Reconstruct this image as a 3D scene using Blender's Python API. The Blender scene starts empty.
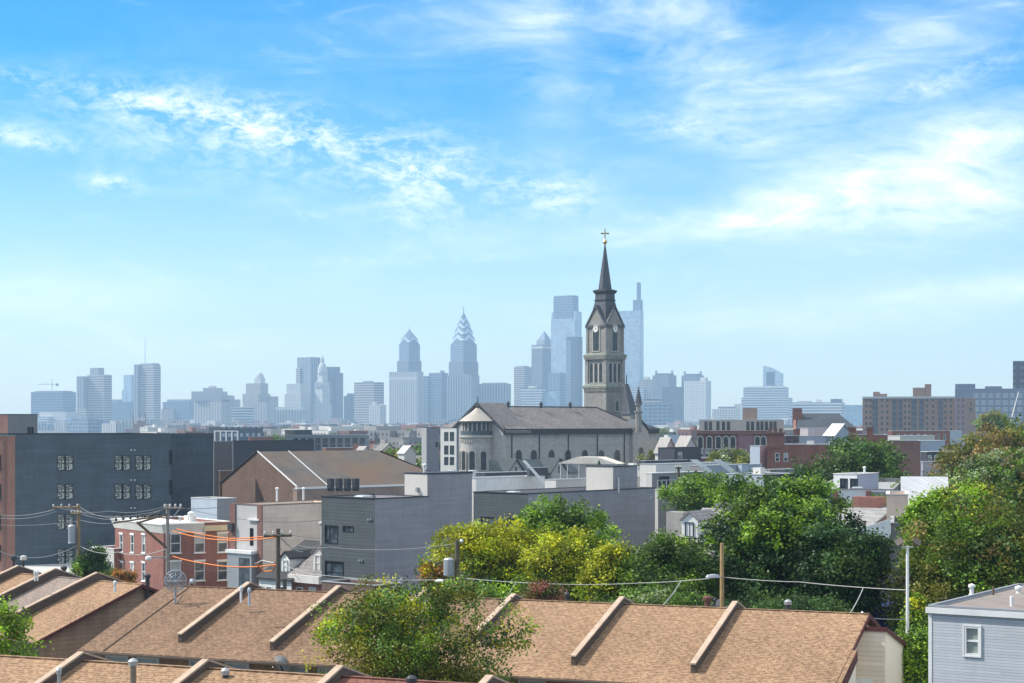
import bpy, math, random
import numpy as np
from mathutils import Vector, Matrix
random.seed(7)
PI = math.pi
R = math.radians
S = bpy.context.scene
COL = S.collection
F, CX, HY, CZ = 1820.0, 512.0, 422.0, 17.0     # lens in pixels, centre column, horizon row, eye height

def wx(px, D): return (px-CX)/F*D
def wz(py, D): return CZ+(HY-py)/F*D
def wp(px, py, D): return Vector((wx(px, D), D, wz(py, D)))

# ---------------------------------------------------------------- objects
def tag(o, label=None, cat=None, group=None, kind=None):
    if label: o['label'] = label
    if cat: o['category'] = cat
    if group: o['group'] = group
    if kind: o['kind'] = kind
    return o
def empty(name, loc=(0, 0, 0), rz=0, label=None, cat=None, group=None):
    o = bpy.data.objects.new(name, None); COL.objects.link(o)
    o.location = loc; o.rotation_euler = (0, 0, rz); o.empty_display_size = .3
    return tag(o, label, cat, group)
def kids(o): return [c for c in o.children]
def copy_tree(o, parent=None):
    c = o.copy(); COL.objects.link(c)
    if parent: c.parent = parent
    for ch in kids(o): copy_tree(ch, c)
    return c

class MB:
    def __init__(s): s.v = []; s.f = []; s.m = []
    def add(s, vs, fs, m=0):
        b = len(s.v); s.v += [tuple(v) for v in vs]
        s.f += [tuple(b+i for i in f) for f in fs]; s.m += [m]*len(fs); return s
    def quad(s, a, b, c, d, m=0): return s.add([a, b, c, d], [(0, 1, 2, 3)], m)
    def box(s, x0, y0, z0, x1, y1, z1, m=0):
        v = [(x, y, z) for z in (z0, z1) for y in (y0, y1) for x in (x0, x1)]
        return s.add(v, [(0, 2, 3, 1), (4, 5, 7, 6), (0, 1, 5, 4), (2, 6, 7, 3), (0, 4, 6, 2), (1, 3, 7, 5)], m)
    def frustum(s, x0, y0, x1, y1, z0, X0, Y0, X1, Y1, z1, m=0):
        v = [(x0, y0, z0), (x1, y0, z0), (x1, y1, z0), (x0, y1, z0), (X0, Y0, z1), (X1, Y0, z1), (X1, Y1, z1), (X0, Y1, z1)]
        return s.add(v, [(3, 2, 1, 0), (4, 5, 6, 7), (0, 1, 5, 4), (1, 2, 6, 5), (2, 3, 7, 6), (3, 0, 4, 7)], m)
    def ring(s, prof, n=12, c=(0, 0), m=0, rot=0, cap=True):      # lathe round z: prof [(r,z)]
        b = len(s.v)
        for r, z in prof:
            for k in range(n):
                a = rot+2*PI*k/n; s.v.append((c[0]+r*math.cos(a), c[1]+r*math.sin(a), z))
        for i in range(len(prof)-1):
            for k in range(n):
                k2 = (k+1) % n
                s.f.append((b+i*n+k, b+i*n+k2, b+(i+1)*n+k2, b+(i+1)*n+k)); s.m.append(m)
        if cap:
            s.f.append(tuple(b+(len(prof)-1)*n+k for k in range(n))); s.m.append(m)
            s.f.append(tuple(b+k for k in reversed(range(n)))); s.m.append(m)
        return s
    def prism(s, poly, ax, t0, t1, m=0):   # polygon in the plane across axis ax, extruded t0..t1
        n = len(poly)
        def P(p, t):
            return {'x': (t, p[0], p[1]), 'y': (p[0], t, p[1]), 'z': (p[0], p[1], t)}[ax]
        v = [P(p, t0) for p in poly]+[P(p, t1) for p in poly]
        fs = [tuple(range(n)), tuple(reversed(range(n, 2*n)))]+[(i, i+n, (i+1) % n+n, (i+1) % n) for i in range(n)]
        return s.add(v, fs, m)
    def tube(s, pts, rs, n=6, m=0):
        pts = [Vector(p) for p in pts]
        if not hasattr(rs, '__len__'): rs = [rs]*len(pts)
        b = len(s.v)
        for i, p in enumerate(pts):
            d = (pts[min(i+1, len(pts)-1)]-pts[max(i-1, 0)]).normalized()
            u = d.cross(Vector((0, 0, 1)) if abs(d.z) < .9 else Vector((1, 0, 0))).normalized(); w = d.cross(u)
            for k in range(n):
                a = 2*PI*k/n; s.v.append(tuple(p+rs[i]*(u*math.cos(a)+w*math.sin(a))))
        for i in range(len(pts)-1):
            for k in range(n):
                k2 = (k+1) % n
                s.f.append((b+i*n+k, b+i*n+k2, b+(i+1)*n+k2, b+(i+1)*n+k)); s.m.append(m)
        s.f.append(tuple(b+k for k in range(n))); s.m.append(m)
        s.f.append(tuple(b+(len(pts)-1)*n+k for k in reversed(range(n)))); s.m.append(m)
        return s
    def mesh(s, name, mats, smooth=False):
        me = bpy.data.meshes.new(name); me.from_pydata(s.v, [], s.f)
        for m in (mats if isinstance(mats, (list, tuple)) else [mats]): me.materials.append(m)
        me.polygons.foreach_set('material_index', s.m)
        if smooth: me.polygons.foreach_set('use_smooth', [True]*len(s.f))
        me.update(); return me
    def build(s, name, mats, parent=None, loc=(0, 0, 0), rz=0, smooth=False):
        o = bpy.data.objects.new(name, s.mesh(name, mats, smooth)); COL.objects.link(o)
        o.location = loc; o.rotation_euler = (0, 0, rz)
        if parent: o.parent = parent
        return o

# ---------------------------------------------------------------- materials
class NT:
    def __init__(s, name, rough=.8, metal=0, spec=.3):
        s.mat = bpy.data.materials.new(name); s.mat.use_nodes = True
        s.n = s.mat.node_tree.nodes; s.l = s.mat.node_tree.links
        s.b = s.n['Principled BSDF']; s.out = s.n['Material Output']
        s.b.inputs['Roughness'].default_value = rough; s.b.inputs['Metallic'].default_value = metal
        s.b.inputs['Specular IOR Level'].default_value = spec
        s.co = s.N('ShaderNodeTexCoord').outputs['Object']
    def N(s, t, **kw):
        nd = s.n.new(t)
        for k, v in kw.items(): setattr(nd, k, v)
        return nd
    def set(s, sock, v):
        if hasattr(v, 'is_linked') or isinstance(v, bpy.types.NodeSocket): s.l.new(v, sock)
        else: sock.default_value = v
    def M(s, op, a, b=0, c=None):
        nd = s.N('ShaderNodeMath', operation=op); s.set(nd.inputs[0], a); s.set(nd.inputs[1], b)
        if c is not None: s.set(nd.inputs[2], c)
        return nd.outputs[0]
    def mix(s, f, a, b, mode='MIX'):
        nd = s.N('ShaderNodeMix', data_type='RGBA', blend_type=mode)
        s.set(nd.inputs[0], f); s.set(nd.inputs[6], c4(a)); s.set(nd.inputs[7], c4(b)); return nd.outputs[2]
    def sep(s):
        nd = s.N('ShaderNodeSeparateXYZ'); s.l.new(s.co, nd.inputs[0]); return nd.outputs
    def xyz(s, x, y, z=0):
        nd = s.N('ShaderNodeCombineXYZ'); s.set(nd.inputs[0], x); s.set(nd.inputs[1], y); s.set(nd.inputs[2], z); return nd.outputs[0]
    def noise(s, scale, detail=3, vec=None, rough=.55):
        nd = s.N('ShaderNodeTexNoise'); s.l.new(vec or s.co, nd.inputs['Vector'])
        nd.inputs['Scale'].default_value = scale; nd.inputs['Detail'].default_value = detail; nd.inputs['Roughness'].default_value = rough
        return nd.outputs['Fac']
    def ramp(s, f, lo, hi):
        nd = s.N('ShaderNodeMapRange'); s.set(nd.inputs[0], f); nd.inputs[1].default_value = lo; nd.inputs[2].default_value = hi
        return nd.outputs[0]
    def wall_uv(s):
        x, y, z = s.sep(); return s.xyz(s.M('ADD', x, y), z)
    def vary(s, col, amt=.25, scale=.6, detail=5):      # weathering: broad patches + streaks
        f = s.ramp(s.noise(scale, detail), .3, .7)
        x, y, z = s.sep()
        g = s.noise(1, 3, s.xyz(s.M('MULTIPLY', s.M('ADD', x, y), 2.5), s.M('MULTIPLY', z, .25)))
        f2 = s.M('ADD', s.M('MULTIPLY', f, .6), s.M('MULTIPLY', s.ramp(g, .3, .7), .4))
        k = s.M('ADD', s.M('MULTIPLY', f2, 2*amt), 1-amt)
        nd = s.N('ShaderNodeVectorMath', operation='SCALE'); s.set(nd.inputs[0], c4(col)[:3] if isinstance(c4(col), tuple) else col); s.set(nd.inputs['Scale'], k)
        return nd.outputs[0]
    def bump(s, h, dist=.02, strength=.6):
        nd = s.N('ShaderNodeBump'); nd.inputs['Strength'].default_value = strength; nd.inputs['Distance'].default_value = dist
        s.set(nd.inputs['Height'], h); s.l.new(nd.outputs[0], s.b.inputs['Normal'])
    def col(s, c): s.set(s.b.inputs['Base Color'], c4(c)); return s
def c4(c):
    if isinstance(c, (tuple, list)): return (c[0], c[1], c[2], 1.0)
    return c
_mc = {}
def cached(fn):
    def g(*a, **k):
        key = (fn.__name__, a, tuple(sorted(k.items())))
        if key not in _mc: _mc[key] = fn(*a, **k)
        return _mc[key]
    return g
@cached
def plain(name, c, rough=.8, var=.12, scale=1.2, metal=0, spec=.3):
    m = NT(name, rough, metal, spec); m.col(m.vary(c, var, scale) if var else c); return m.mat
@cached
def brick(name, c1, c2, mortar=(.35, .32, .29), bw=.24, rh=.08, var=.22):
    m = NT(name, .9)
    t = m.N('ShaderNodeTexBrick'); m.l.new(m.wall_uv(), t.inputs['Vector'])
    t.inputs['Color1'].default_value = c4(c1); t.inputs['Color2'].default_value = c4(c2); t.inputs['Mortar'].default_value = c4(mortar)
    t.inputs['Scale'].default_value = 1; t.inputs['Brick Width'].default_value = bw; t.inputs['Row Height'].default_value = rh
    t.inputs['Mortar Size'].default_value = .008; t.inputs['Mortar Smooth'].default_value = .3
    m.col(m.vary(t.outputs['Color'], var, .5)); m.bump(m.M('SUBTRACT', 1, t.outputs['Fac']), .01, .4); return m.mat
@cached
def siding(name, c, pitch=.2, rough=.7, var=.1, vertical=False, line=.78):
    m = NT(name, rough)
    x, y, z = m.sep(); u = m.M('ADD', x, y) if vertical else z
    fr = m.M('FRACT', m.M('DIVIDE', u, pitch))
    ln = m.M('LESS_THAN', fr, .14)
    base = m.vary(c, var*1.6, .35, 6)
    # one board in so many a little paler or darker
    row = m.M('FLOOR', m.M('DIVIDE', u, pitch)); other = m.M('FLOOR', m.M('DIVIDE', m.M('ADD', z if vertical else m.M('ADD', x, y), m.M('MULTIPLY', row, 1.37)), 3.6))
    wn = m.N('ShaderNodeTexWhiteNoise', noise_dimensions='2D'); m.l.new(m.xyz(row, other), wn.inputs['Vector'])
    k = m.M('MULTIPLY_ADD', wn.outputs['Value'], .12, .94)
    nd = m.N('ShaderNodeVectorMath', operation='SCALE'); m.l.new(base, nd.inputs[0]); m.l.new(k, nd.inputs['Scale'])
    m.col(m.mix(m.M('MULTIPLY', ln, 1-line), nd.outputs[0], tuple(v*.25 for v in c)))
    m.bump(m.M('SUBTRACT', 1, fr) if not vertical else m.M('GREATER_THAN', fr, .14), .02, .7); return m.mat
@cached
def shingle(name, c1, c2, c3, bw=.26, rh=.15):
    m = NT(name, .93, spec=.2)
    x, y, z = m.sep(); uv = m.xyz(x, m.M('MULTIPLY', y, 1.07))
    t = m.N('ShaderNodeTexBrick'); m.l.new(uv, t.inputs['Vector'])
    t.inputs['Color1'].default_value = c4(c1); t.inputs['Color2'].default_value = c4(c2); t.inputs['Mortar'].default_value = c4(tuple(v*.45 for v in c2))
    t.inputs['Scale'].default_value = 1; t.inputs['Brick Width'].default_value = bw; t.inputs['Row Height'].default_value = rh
    t.inputs['Mortar Size'].default_value = .013; t.offset = .37; t.offset_frequency = 3
    tab = m.xyz(m.M('MULTIPLY', x, 4.5), m.M('MULTIPLY', y, 7.5))
    f = m.ramp(m.noise(1.0, 2, tab), .44, .62)
    a = m.mix(m.M('MULTIPLY', f, .55), t.outputs['Color'], c3)
    # rain and age draw long streaks down the slope
    st = m.ramp(m.noise(1.0, 4, m.xyz(m.M('MULTIPLY', x, 1.6), m.M('MULTIPLY', y, .16))), .35, .75)
    a = m.mix(m.M('MULTIPLY', st, .35), a, tuple(v*.62 for v in c2))
    m.col(m.vary(a, .24, .2, 5)); m.bump(m.M('SUBTRACT', 1, t.outputs['Fac']), .012, .6); return m.mat
@cached
def slate(name, c, pitch=.3, var=.25):
    m = NT(name, .75, spec=.35)
    x, y, z = m.sep(); uv = m.xyz(m.M('ADD', x, y), m.M('MULTIPLY', z, 1.0))
    t = m.N('ShaderNodeTexBrick'); m.l.new(uv, t.inputs['Vector'])
    t.inputs['Color1'].default_value = c4(tuple(v*1.12 for v in c)); t.inputs['Color2'].default_value = c4(tuple(v*.84 for v in c)); t.inputs['Mortar'].default_value = c4(tuple(v*.6 for v in c))
    t.inputs['Scale'].default_value = 1; t.inputs['Brick Width'].default_value = pitch*1.3; t.inputs['Row Height'].default_value = pitch
    t.inputs['Mortar Size'].default_value = .02
    m.col(m.vary(t.outputs['Color'], var, .3, 5)); return m.mat
@cached
def stone(name, c, bw=.7, rh=.34, var=.22):
    m = NT(name, .92)
    t = m.N('ShaderNodeTexBrick'); m.l.new(m.wall_uv(), t.inputs['Vector'])
    t.inputs['Color1'].default_value = c4(tuple(v*1.08 for v in c)); t.inputs['Color2'].default_value = c4(tuple(v*.88 for v in c)); t.inputs['Mortar'].default_value = c4(tuple(v*.82 for v in c))
    t.inputs['Scale'].default_value = 1; t.inputs['Brick Width'].default_value = bw; t.inputs['Row Height'].default_value = rh
    t.inputs['Mortar Size'].default_value = .02
    m.col(m.vary(t.outputs['Color'], var, .45, 6)); m.bump(t.outputs['Fac'], -.02, .4); return m.mat
@cached
def facade(name, wall, gls, fh=3.8, bw=3.0, fz=.55, fx=.6, rough=.35, tint=None):
    """floors and bays of a tower: wall colour between panes, both real colours of the cladding"""
    m = NT(name, .6)
    x, y, z = m.sep(); u = m.M('ADD', x, y)
    pz = m.M('LESS_THAN', m.M('FRACT', m.M('DIVIDE', z, fh)), fz)
    px_ = m.M('LESS_THAN', m.M('FRACT', m.M('DIVIDE', u, bw)), fx)
    g = m.M('MULTIPLY', pz, px_)
    gm = m.N('ShaderNodeNewGeometry'); nz = m.N('ShaderNodeSeparateXYZ'); m.l.new(gm.outputs['Normal'], nz.inputs[0])
    g = m.M('MULTIPLY', g, m.M('LESS_THAN', m.M('ABSOLUTE', nz.outputs[2]), .5))
    row = m.M('FLOOR', m.M('DIVIDE', z, fh)); bay = m.M('FLOOR', m.M('DIVIDE', u, bw))
    wn = m.N('ShaderNodeTexWhiteNoise', noise_dimensions='2D'); m.l.new(m.xyz(row, bay), wn.inputs['Vector'])
    gv = m.mix(m.M('MULTIPLY', wn.outputs['Value'], .55), gls, tuple(min(1, v*1.9+.02) for v in gls))
    wl = m.vary(wall, .1, .02, 3)
    m.col(m.mix(g, wl, gv)); m.l.new(m.M('MULTIPLY_ADD', g, rough-.75, .75), m.b.inputs['Roughness'])
    return m.mat
@cached
def glass(name='window_glass', c=(.03, .04, .05), rough=.08):
    m = NT(name, rough, spec=.6)
    m.col(m.mix(m.ramp(m.noise(1.3, 2), .35, .65), c, tuple(v*2.4+.02 for v in c))); return m.mat
@cached
def membrane(name, c, var=.25):      # flat roof: patches, seams and ponding stains
    m = NT(name, .85)
    x, y, z = m.sep()
    seam = m.M('LESS_THAN', m.M('FRACT', m.M('DIVIDE', x, 1.1)), .04)
    a = m.mix(m.M('MULTIPLY', m.ramp(m.noise(.5, 6), .5, .75), .5), c, tuple(v*.55 for v in c))
    a = m.mix(m.M('MULTIPLY', seam, .35), a, tuple(v*.5 for v in c))
    m.col(m.vary(a, var, .25)); return m.mat

WHITE = plain('white_paint', (.72, .71, .68)); OFFW = plain('off_white_paint', (.6, .57, .52)); BLACK = plain('black_paint', (.02, .02, .022), .5)
METAL = plain('galvanised_metal', (.42, .43, .44), .45, .1, 3, .6); DKMET = plain('dark_metal', (.05, .05, .055), .5)
GLS = glass(); CURT = plain('window_blind', (.42, .43, .42), .6, .15, 2)
RF_WHITE = membrane('white_roof_membrane', (.55, .55, .54)); RF_GREY = membrane('grey_roof_membrane', (.3, .3, .3)); RF_DARK = membrane('dark_roof_membrane', (.11, .11, .115)); RF_TAN = membrane('tan_roof_membrane', (.36, .33, .3))
COPE = plain('aluminium_coping', (.5, .5, .5), .4, .1, 2, .4)
BR_RED = brick('red_brick', (.28, .082, .05), (.2, .062, .04)); BR_ORANGE = brick('orange_brick', (.33, .13, .08), (.26, .1, .065))
BR_DARK = brick('dark_red_brick', (.2, .075, .055), (.15, .055, .042)); BR_BROWN = brick('brown_brick', (.19, .115, .088), (.13, .08, .06), (.19, .15, .13))
BR_TAN = brick('tan_brick', (.3, .2, .15), (.25, .165, .125)); WOOD = plain('weathered_wood', (.17, .12, .08), .9, .3, 4)
# ---------------------------------------------------------------- buildings with a near corner
_wm = {}
_l = NT('lace_curtain_glass', .3); _l.col(_l.mix(_l.ramp(_l.noise(5, 3), .42, .58), (.05, .06, .06), (.5, .52, .46))); LACE = _l.mat; SKYP = plain('pale_loft_glass', (.32, .38, .43), .25, .35, .15, 0, .6); SHADE = plain('greenish_shade', (.26, .3, .27), .35, .2, 2, 0, .6)
def window_mesh(w, h, style):
    key = (round(w, 1), round(h, 1), style)
    if key in _wm: return _wm[key]
    w, h = max(.3, key[0]), max(.3, key[1])
    fr = MB(); t = .07; fm = WHITE; d = -.035; pn = GLS
    if style in ('dark', 'darkx', 'darkbig'): fm = BLACK; t = .06
    if style == 'arch': fm = STONE_L
    if style != 'arch':
        fr.box(0, d, 0, t, .09, h); fr.box(w-t, d, 0, w, .09, h); fr.box(t, d, 0, w-t, .09, t); fr.box(t, d, h-t, w-t, .09, h)
        if style in ('sash', 'sashsill'): fr.box(t, .0, h*.5-.03, w-t, .08, h*.5+.03)
        if style == 'sashsill':
            fr.box(-.1, -.12, -.1, w+.1, .0, 0); fr.box(-.1, -.1, h, w+.1, .0, h+.18)
        if style == 'blue':
            fr.box(-.06, -.05, -.06, w+.06, 0, -.001); fr.box(-.06, -.05, h+.001, w+.06, 0, h+.06); fr.box(-.06, -.05, 0, -.001, 0, h); fr.box(w+.001, -.05, 0, w+.06, 0, h); fr.box(t, .0, h*.5-.035, w-t, .08, h*.5+.035)
        if style == 'dark': fr.box(w*.5-.02, .02, t, w*.5+.02, .08, h-t)
        if style == 'darkx': fr.box(t, .01, h*.5-.03, w-t, .08, h*.5+.03); fr.box(w*.5-.02, .03, t, w*.5+.02, .08, h-t)
        if style == 'darkbig': fr.box(w*.33-.02, .02, t, w*.33+.02, .08, h-t); fr.box(t, .03, h*.3-.02, w-t, .08, h*.3+.02)
        pm = MB().quad((t, .07, t), (w-t, .07, t), (w-t, .07, h-t), (t, .07, h-t))
        if style == 'darkx': pn = LACE
        if style == 'blue': pn = SHADE
        if style == 'lofty': pn = SKYP; fr.box(w*.5-.06, .0, t, w*.5+.06, .08, h-t)
        meshes = (fr.mesh('window', fm), pm.mesh('pane', pn))
        if style in ('sash', 'sashsill'):     # a lowered blind behind the upper glass
            bl = MB().quad((t, .068, h*.5+.03), (w-t, .068, h*.5+.03), (w-t, .068, h-t), (t, .068, h-t)).mesh('blind', CURT)
            meshes += (bl,)
    else:
        r = w/2; n = 10; pts = [(w/2-r*math.cos(PI*k/n), h-r+r*math.sin(PI*k/n)) for k in range(n+1)]
        out = [(w/2-(r+.22)*math.cos(PI*k/n), h-r+(r+.22)*math.sin(PI*k/n)) for k in range(n+1)]
        for k in range(n):
            fr.add([(pts[k][0], -.12, pts[k][1]), (out[k][0], -.12, out[k][1]), (out[k+1][0], -.12, out[k+1][1]), (pts[k+1][0], -.12, pts[k+1][1]),
                    (pts[k][0], .02, pts[k][1]), (out[k][0], .02, out[k][1]), (out[k+1][0], .02, out[k+1][1]), (pts[k+1][0], .02, pts[k+1][1])],
                   [(0, 1, 2, 3), (0, 3, 7, 4), (1, 5, 6, 2)])
        fr.box(-.22, -.12, 0, 0, .02, h-r); fr.box(w, -.12, 0, w+.22, .02, h-r); fr.box(-.3, -.16, -.2, w+.3, .02, 0)
        poly = [(0, 0), (w, 0)]+[(w-p[0]+0, p[1]) for p in pts]
        pm = MB().add([(p[0], -.02, p[1]) for p in poly], [tuple(range(len(poly)))])
        pm.box(w/2-.04, -.06, .1, w/2+.04, -.03, h-r)
        meshes = (fr.mesh('window', STONE_L), pm.mesh('pane', glass('church_glass', (.012, .014, .018), .3)))
    _wm[key] = meshes
    return meshes
STONE_L = stone('pale_dressed_stone', (.42, .39, .34))

class B:
    """box building seen at its near corner (column pc); front face runs left to pl, side face right to pr"""
    def __init__(s, name, label, cat, pl, pc, pr, D, yt, a=43, mf=None, ms=None, roof=None, zb=0, group=None, w=None, L=None, H=None, curb=.35, kind='flat', rise=0, rm=None, trim=None, over=.25):
        s.a = R(a); s.D = D; s.C = Vector((wx(pc, D), D, 0)); s.u = Vector((math.cos(s.a), -math.sin(s.a), 0)); s.v = Vector((math.sin(s.a), math.cos(s.a), 0))
        s.w = w or -s.along(pl, -0+1, s.u, neg=True); s.L = L or s.along(pr, 1, s.v)
        s.H = H if H is not None else wz(yt, D); s.zb = zb
        s.mf = mf; s.ms = ms or mf; s.roofm = roof or RF_GREY; s.curb = curb; s.kind = kind; s.rise = rise; s.rm = rm; s.trim = trim; s.over = over
        s.root = empty(name, s.C, -s.a, label, cat, group); s.hf = []; s.hs = []; s.done = False
    def along(s, px, sg, d, neg=False):
        k = (px-CX)/F      # (Cx + t dx) = k (Cy + t dy)
        t = (k*s.C.y-s.C.x)/(d.x-k*d.y)
        return t
    def hit(s, face, px, py):
        """local (along, z) of the wall point seen at a pixel"""
        d = s.u if face == 'f' else s.v
        t = s.along(px, 1, d); y = s.C.y+t*d.y
        return t, wz(py, y)
    def place(s, face, t, z, dep=0):
        return (t, dep, z) if face == 'f' else (-dep, t, z)
    def win(s, face, p0, y0, p1, y1, style='sash', name='window', size=None):
        t0, z1 = s.hit(face, p0, y0); t1, _ = s.hit(face, p1, y0); _, z0 = s.hit(face, (p0+p1)/2, y1)
        if t0 > t1: t0, t1 = t1, t0
        if size: 
            m = (t0+t1)/2; t0, t1 = m-size[0]/2, m+size[0]/2; z0 = z1-size[1]
        return s.winm(face, t0, z0, t1-t0, z1-z0, style, name)
    def winm(s, face, t, z, w, h, style='sash', name='window'):
        w, h = max(.3, round(w, 1)), max(.3, round(h, 1))
        if style != 'arch': (s.hf if face == 'f' else s.hs).append((t, z, t+w, z+h))
        ms = window_mesh(w, h, style)
        o = bpy.data.objects.new(name, ms[0]); COL.objects.link(o); o.parent = s.root
        o.location = s.place(face, t, z); o.rotation_euler = (0, 0, 0 if face == 'f' else PI/2)
        for nm, me in zip(('pane', 'blind'), ms[1:]):
            if nm == 'blind' and random.random() < .35: continue
            c = bpy.data.objects.new(nm, me); COL.objects.link(c); c.parent = o
        return o
    def box(s, name, x0, y0, z0, x1, y1, z1, m, parent=None): return MB().box(x0, y0, z0, x1, y1, z1).build(name, m, parent or s.root)
    def face(s, mb, Lx, holes, pl, m, top):
        xs = sorted({0., Lx}|{h[0] for h in holes}|{h[2] for h in holes}) if Lx > 0 else sorted({Lx, 0.}|{h[0] for h in holes}|{h[2] for h in holes})
        zs = sorted({s.zb, top}|{h[1] for h in holes}|{h[3] for h in holes})
        zs = [z for z in zs if s.zb <= z <= top]; lo, hi = min(Lx, 0), max(Lx, 0); xs = [x for x in xs if lo <= x <= hi]
        for i in range(len(xs)-1):
            run = None
            for j in range(len(zs)-1):
                cx, cz = (xs[i]+xs[i+1])/2, (zs[j]+zs[j+1])/2
                if not any(h[0] < cx < h[2] and h[1] < cz < h[3] for h in holes):
                    mb.quad(pl(xs[i], zs[j], 0), pl(xs[i+1], zs[j], 0), pl(xs[i+1], zs[j+1], 0), pl(xs[i], zs[j+1], 0), m)
        for (a, z0, b, z1) in holes:
            e = .14
            mb.quad(pl(a, z0, 0), pl(b, z0, 0), pl(b, z0, e), pl(a, z0, e), m); mb.quad(pl(a, z1, 0), pl(b, z1, 0), pl(b, z1, e), pl(a, z1, e), m)
            mb.quad(pl(a, z0, 0), pl(a, z1, 0), pl(a, z1, e), pl(a, z0, e), m); mb.quad(pl(b, z0, 0), pl(b, z1, 0), pl(b, z1, e), pl(b, z0, e), m)
    def finish(s):
        w, L, H, zb = s.w, s.L, s.H, s.zb; mb = MB()
        s.face(mb, -w, s.hf, lambda t, z, e: (t, e, z), 0, H); s.face(mb, L, s.hs, lambda t, z, e: (-e, t, z), 1, H)
        mb.quad((-w, 0, zb), (-w, L, zb), (-w, L, H), (-w, 0, H), 1); mb.quad((-w, L, zb), (0, L, zb), (0, L, H), (-w, L, H), 0)
        if s.kind == 'flat':
            e = getattr(s, 'ew', .22); c = H-s.curb
            mb.quad((-w+e, e, c), (-e, e, c), (-e, L-e, c), (-w+e, L-e, c), 2)
            for a, b in (((-w+e, e), (-e, e)), ((-e, e), (-e, L-e)), ((-e, L-e), (-w+e, L-e)), ((-w+e, L-e), (-w+e, e))):
                mb.quad((*a, c), (*b, c), (*b, H), (*a, H), 1)
            mb.build('wall', [s.mf, s.ms, s.roofm], s.root)
            t = s.trim or COPE; k = MB(); o = .05
            k.box(-w-o, -o, H, o, e, H+.07); k.box(-w-o, L-e, H, o, L+o, H+.07); k.box(-w-o, e, H, -w+e, L-e, H+.07); k.box(-e, e, H, o, L-e, H+.07)
            k.build('coping', t, s.root)
            if w > 5 and L > 5 and H-zb > 2 and s.D < 700 and s.roofm != RF_DARK and not hasattr(s, 'ew'):      # what stands about on a flat roof
                rq = random.Random(int(w*31+L*17+H*7))
                for i in range(rq.choice((2, 3, 4))):
                    x, y = rq.uniform(-w+1.2, -1.4), rq.uniform(1.5, L-2.2); kd = rq.randrange(3)
                    if kd == 0: MB().ring([(.09, c-.02), (.09, c+.6), (.16, c+.62), (.16, c+.74), (.02, c+.8)], 8, (x, y)).build('vent_pipe', METAL, s.root)
                    elif kd == 1: MB().box(x-.5, y-.4, c-.02, x+.5, y+.5, c+.35).frustum(x-.55, y-.45, x+.55, y+.55, c+.35, x-.4, y-.3, x+.4, y+.4, c+.45).build('roof_hatch', METAL, s.root)
                    else: MB().box(x-.5, y-.45, c+.12, x+.5, y+.45, c+.85).box(x-.45, y-.4, c-.02, x-.3, y+.4, c+.12).box(x+.3, y-.4, c-.02, x+.45, y+.4, c+.12).build('roof_unit', OFFW, s.root)
        elif s.kind == 'gx':      # ridge along the front: slope faces the front; gable ends at the sides
            r = s.rise; mb.add([(0, 0, H), (0, L, H), (0, L/2, H+r)], [(0, 1, 2)], 1); mb.add([(-w, 0, H), (-w, L, H), (-w, L/2, H+r)], [(0, 1, 2)], 1)
            mb.build('wall', [s.mf, s.ms], s.root)
            o = s.over; k = r/(L/2); t = .12
            MB().prism([(-o, H-k*o+.02), (L/2, H+r+.02), (L+o, H-k*o+.02), (L+o, H-k*o+.02+t), (L/2, H+r+.02+t), (-o, H-k*o+.02+t)], 'x', -w-o, o).build('roof', s.rm, s.root)
        elif s.kind == 'gy':      # ridge runs back: gable faces the front
            r = s.rise; mb.add([(0, 0, H), (-w, 0, H), (-w/2, 0, H+r)], [(0, 1, 2)], 0); mb.add([(0, L, H), (-w, L, H), (-w/2, L, H+r)], [(0, 1, 2)], 0)
            mb.build('wall', [s.mf, s.ms], s.root)
            o = s.over; k = r/(w/2); t = .12
            MB().prism([(-w-o, H-k*o+.02), (-w/2, H+r+.02), (o, H-k*o+.02), (o, H-k*o+.02+t), (-w/2, H+r+.02+t), (-w-o, H-k*o+.02+t)], 'y', -o, L+o).build('roof', s.rm, s.root)
        elif s.kind == 'hip':
            r = s.rise; mb.build('wall', [s.mf, s.ms], s.root); o = s.over; h = min(w, L)/2
            if L >= w: v = [(-w-o, -o, H), (o, -o, H), (o, L+o, H), (-w-o, L+o, H), (-w/2, h, H+r), (-w/2, L-h, H+r)]; f = [(0, 1, 4), (1, 2, 5, 4), (2, 3, 5), (3, 0, 4, 5), (3, 2, 1, 0)]
            else: v = [(-w-o, -o, H), (o, -o, H), (o, L+o, H), (-w-o, L+o, H), (-w+h, L/2, H+r), (-h, L/2, H+r)]; f = [(0, 1, 5, 4), (1, 2, 5), (2, 3, 4, 5), (3, 0, 4), (3, 2, 1, 0)]
            MB().add(v, f).build('roof', s.rm, s.root)
        return s.root
    def pb(s, name, face, t0, t1, z0, z1, d0, d1, m):
        """a box on a face: along t, up z, outward d"""
        if face == 'f': q = MB().box(t0, -d1, z0, t1, -d0, z1)
        else: q = MB().box(d0, t0, z0, d1, t1, z1)
        return q.build(name, m, s.root)
    def tx(s, face, px): return s.along(px, 1, s.u if face == 'f' else s.v)
    def grid(s, face, x0, x1, n, ys, w, h, style='sash'):
        """n windows between columns x0..x1 with tops at rows ys, sizes in metres"""
        for y in ys:
            for i in range(n):
                t, z = s.hit(face, x0+(x1-x0)*(i+.5)/n, y); s.winm(face, t-w/2, z-h, w, h, style)
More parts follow.
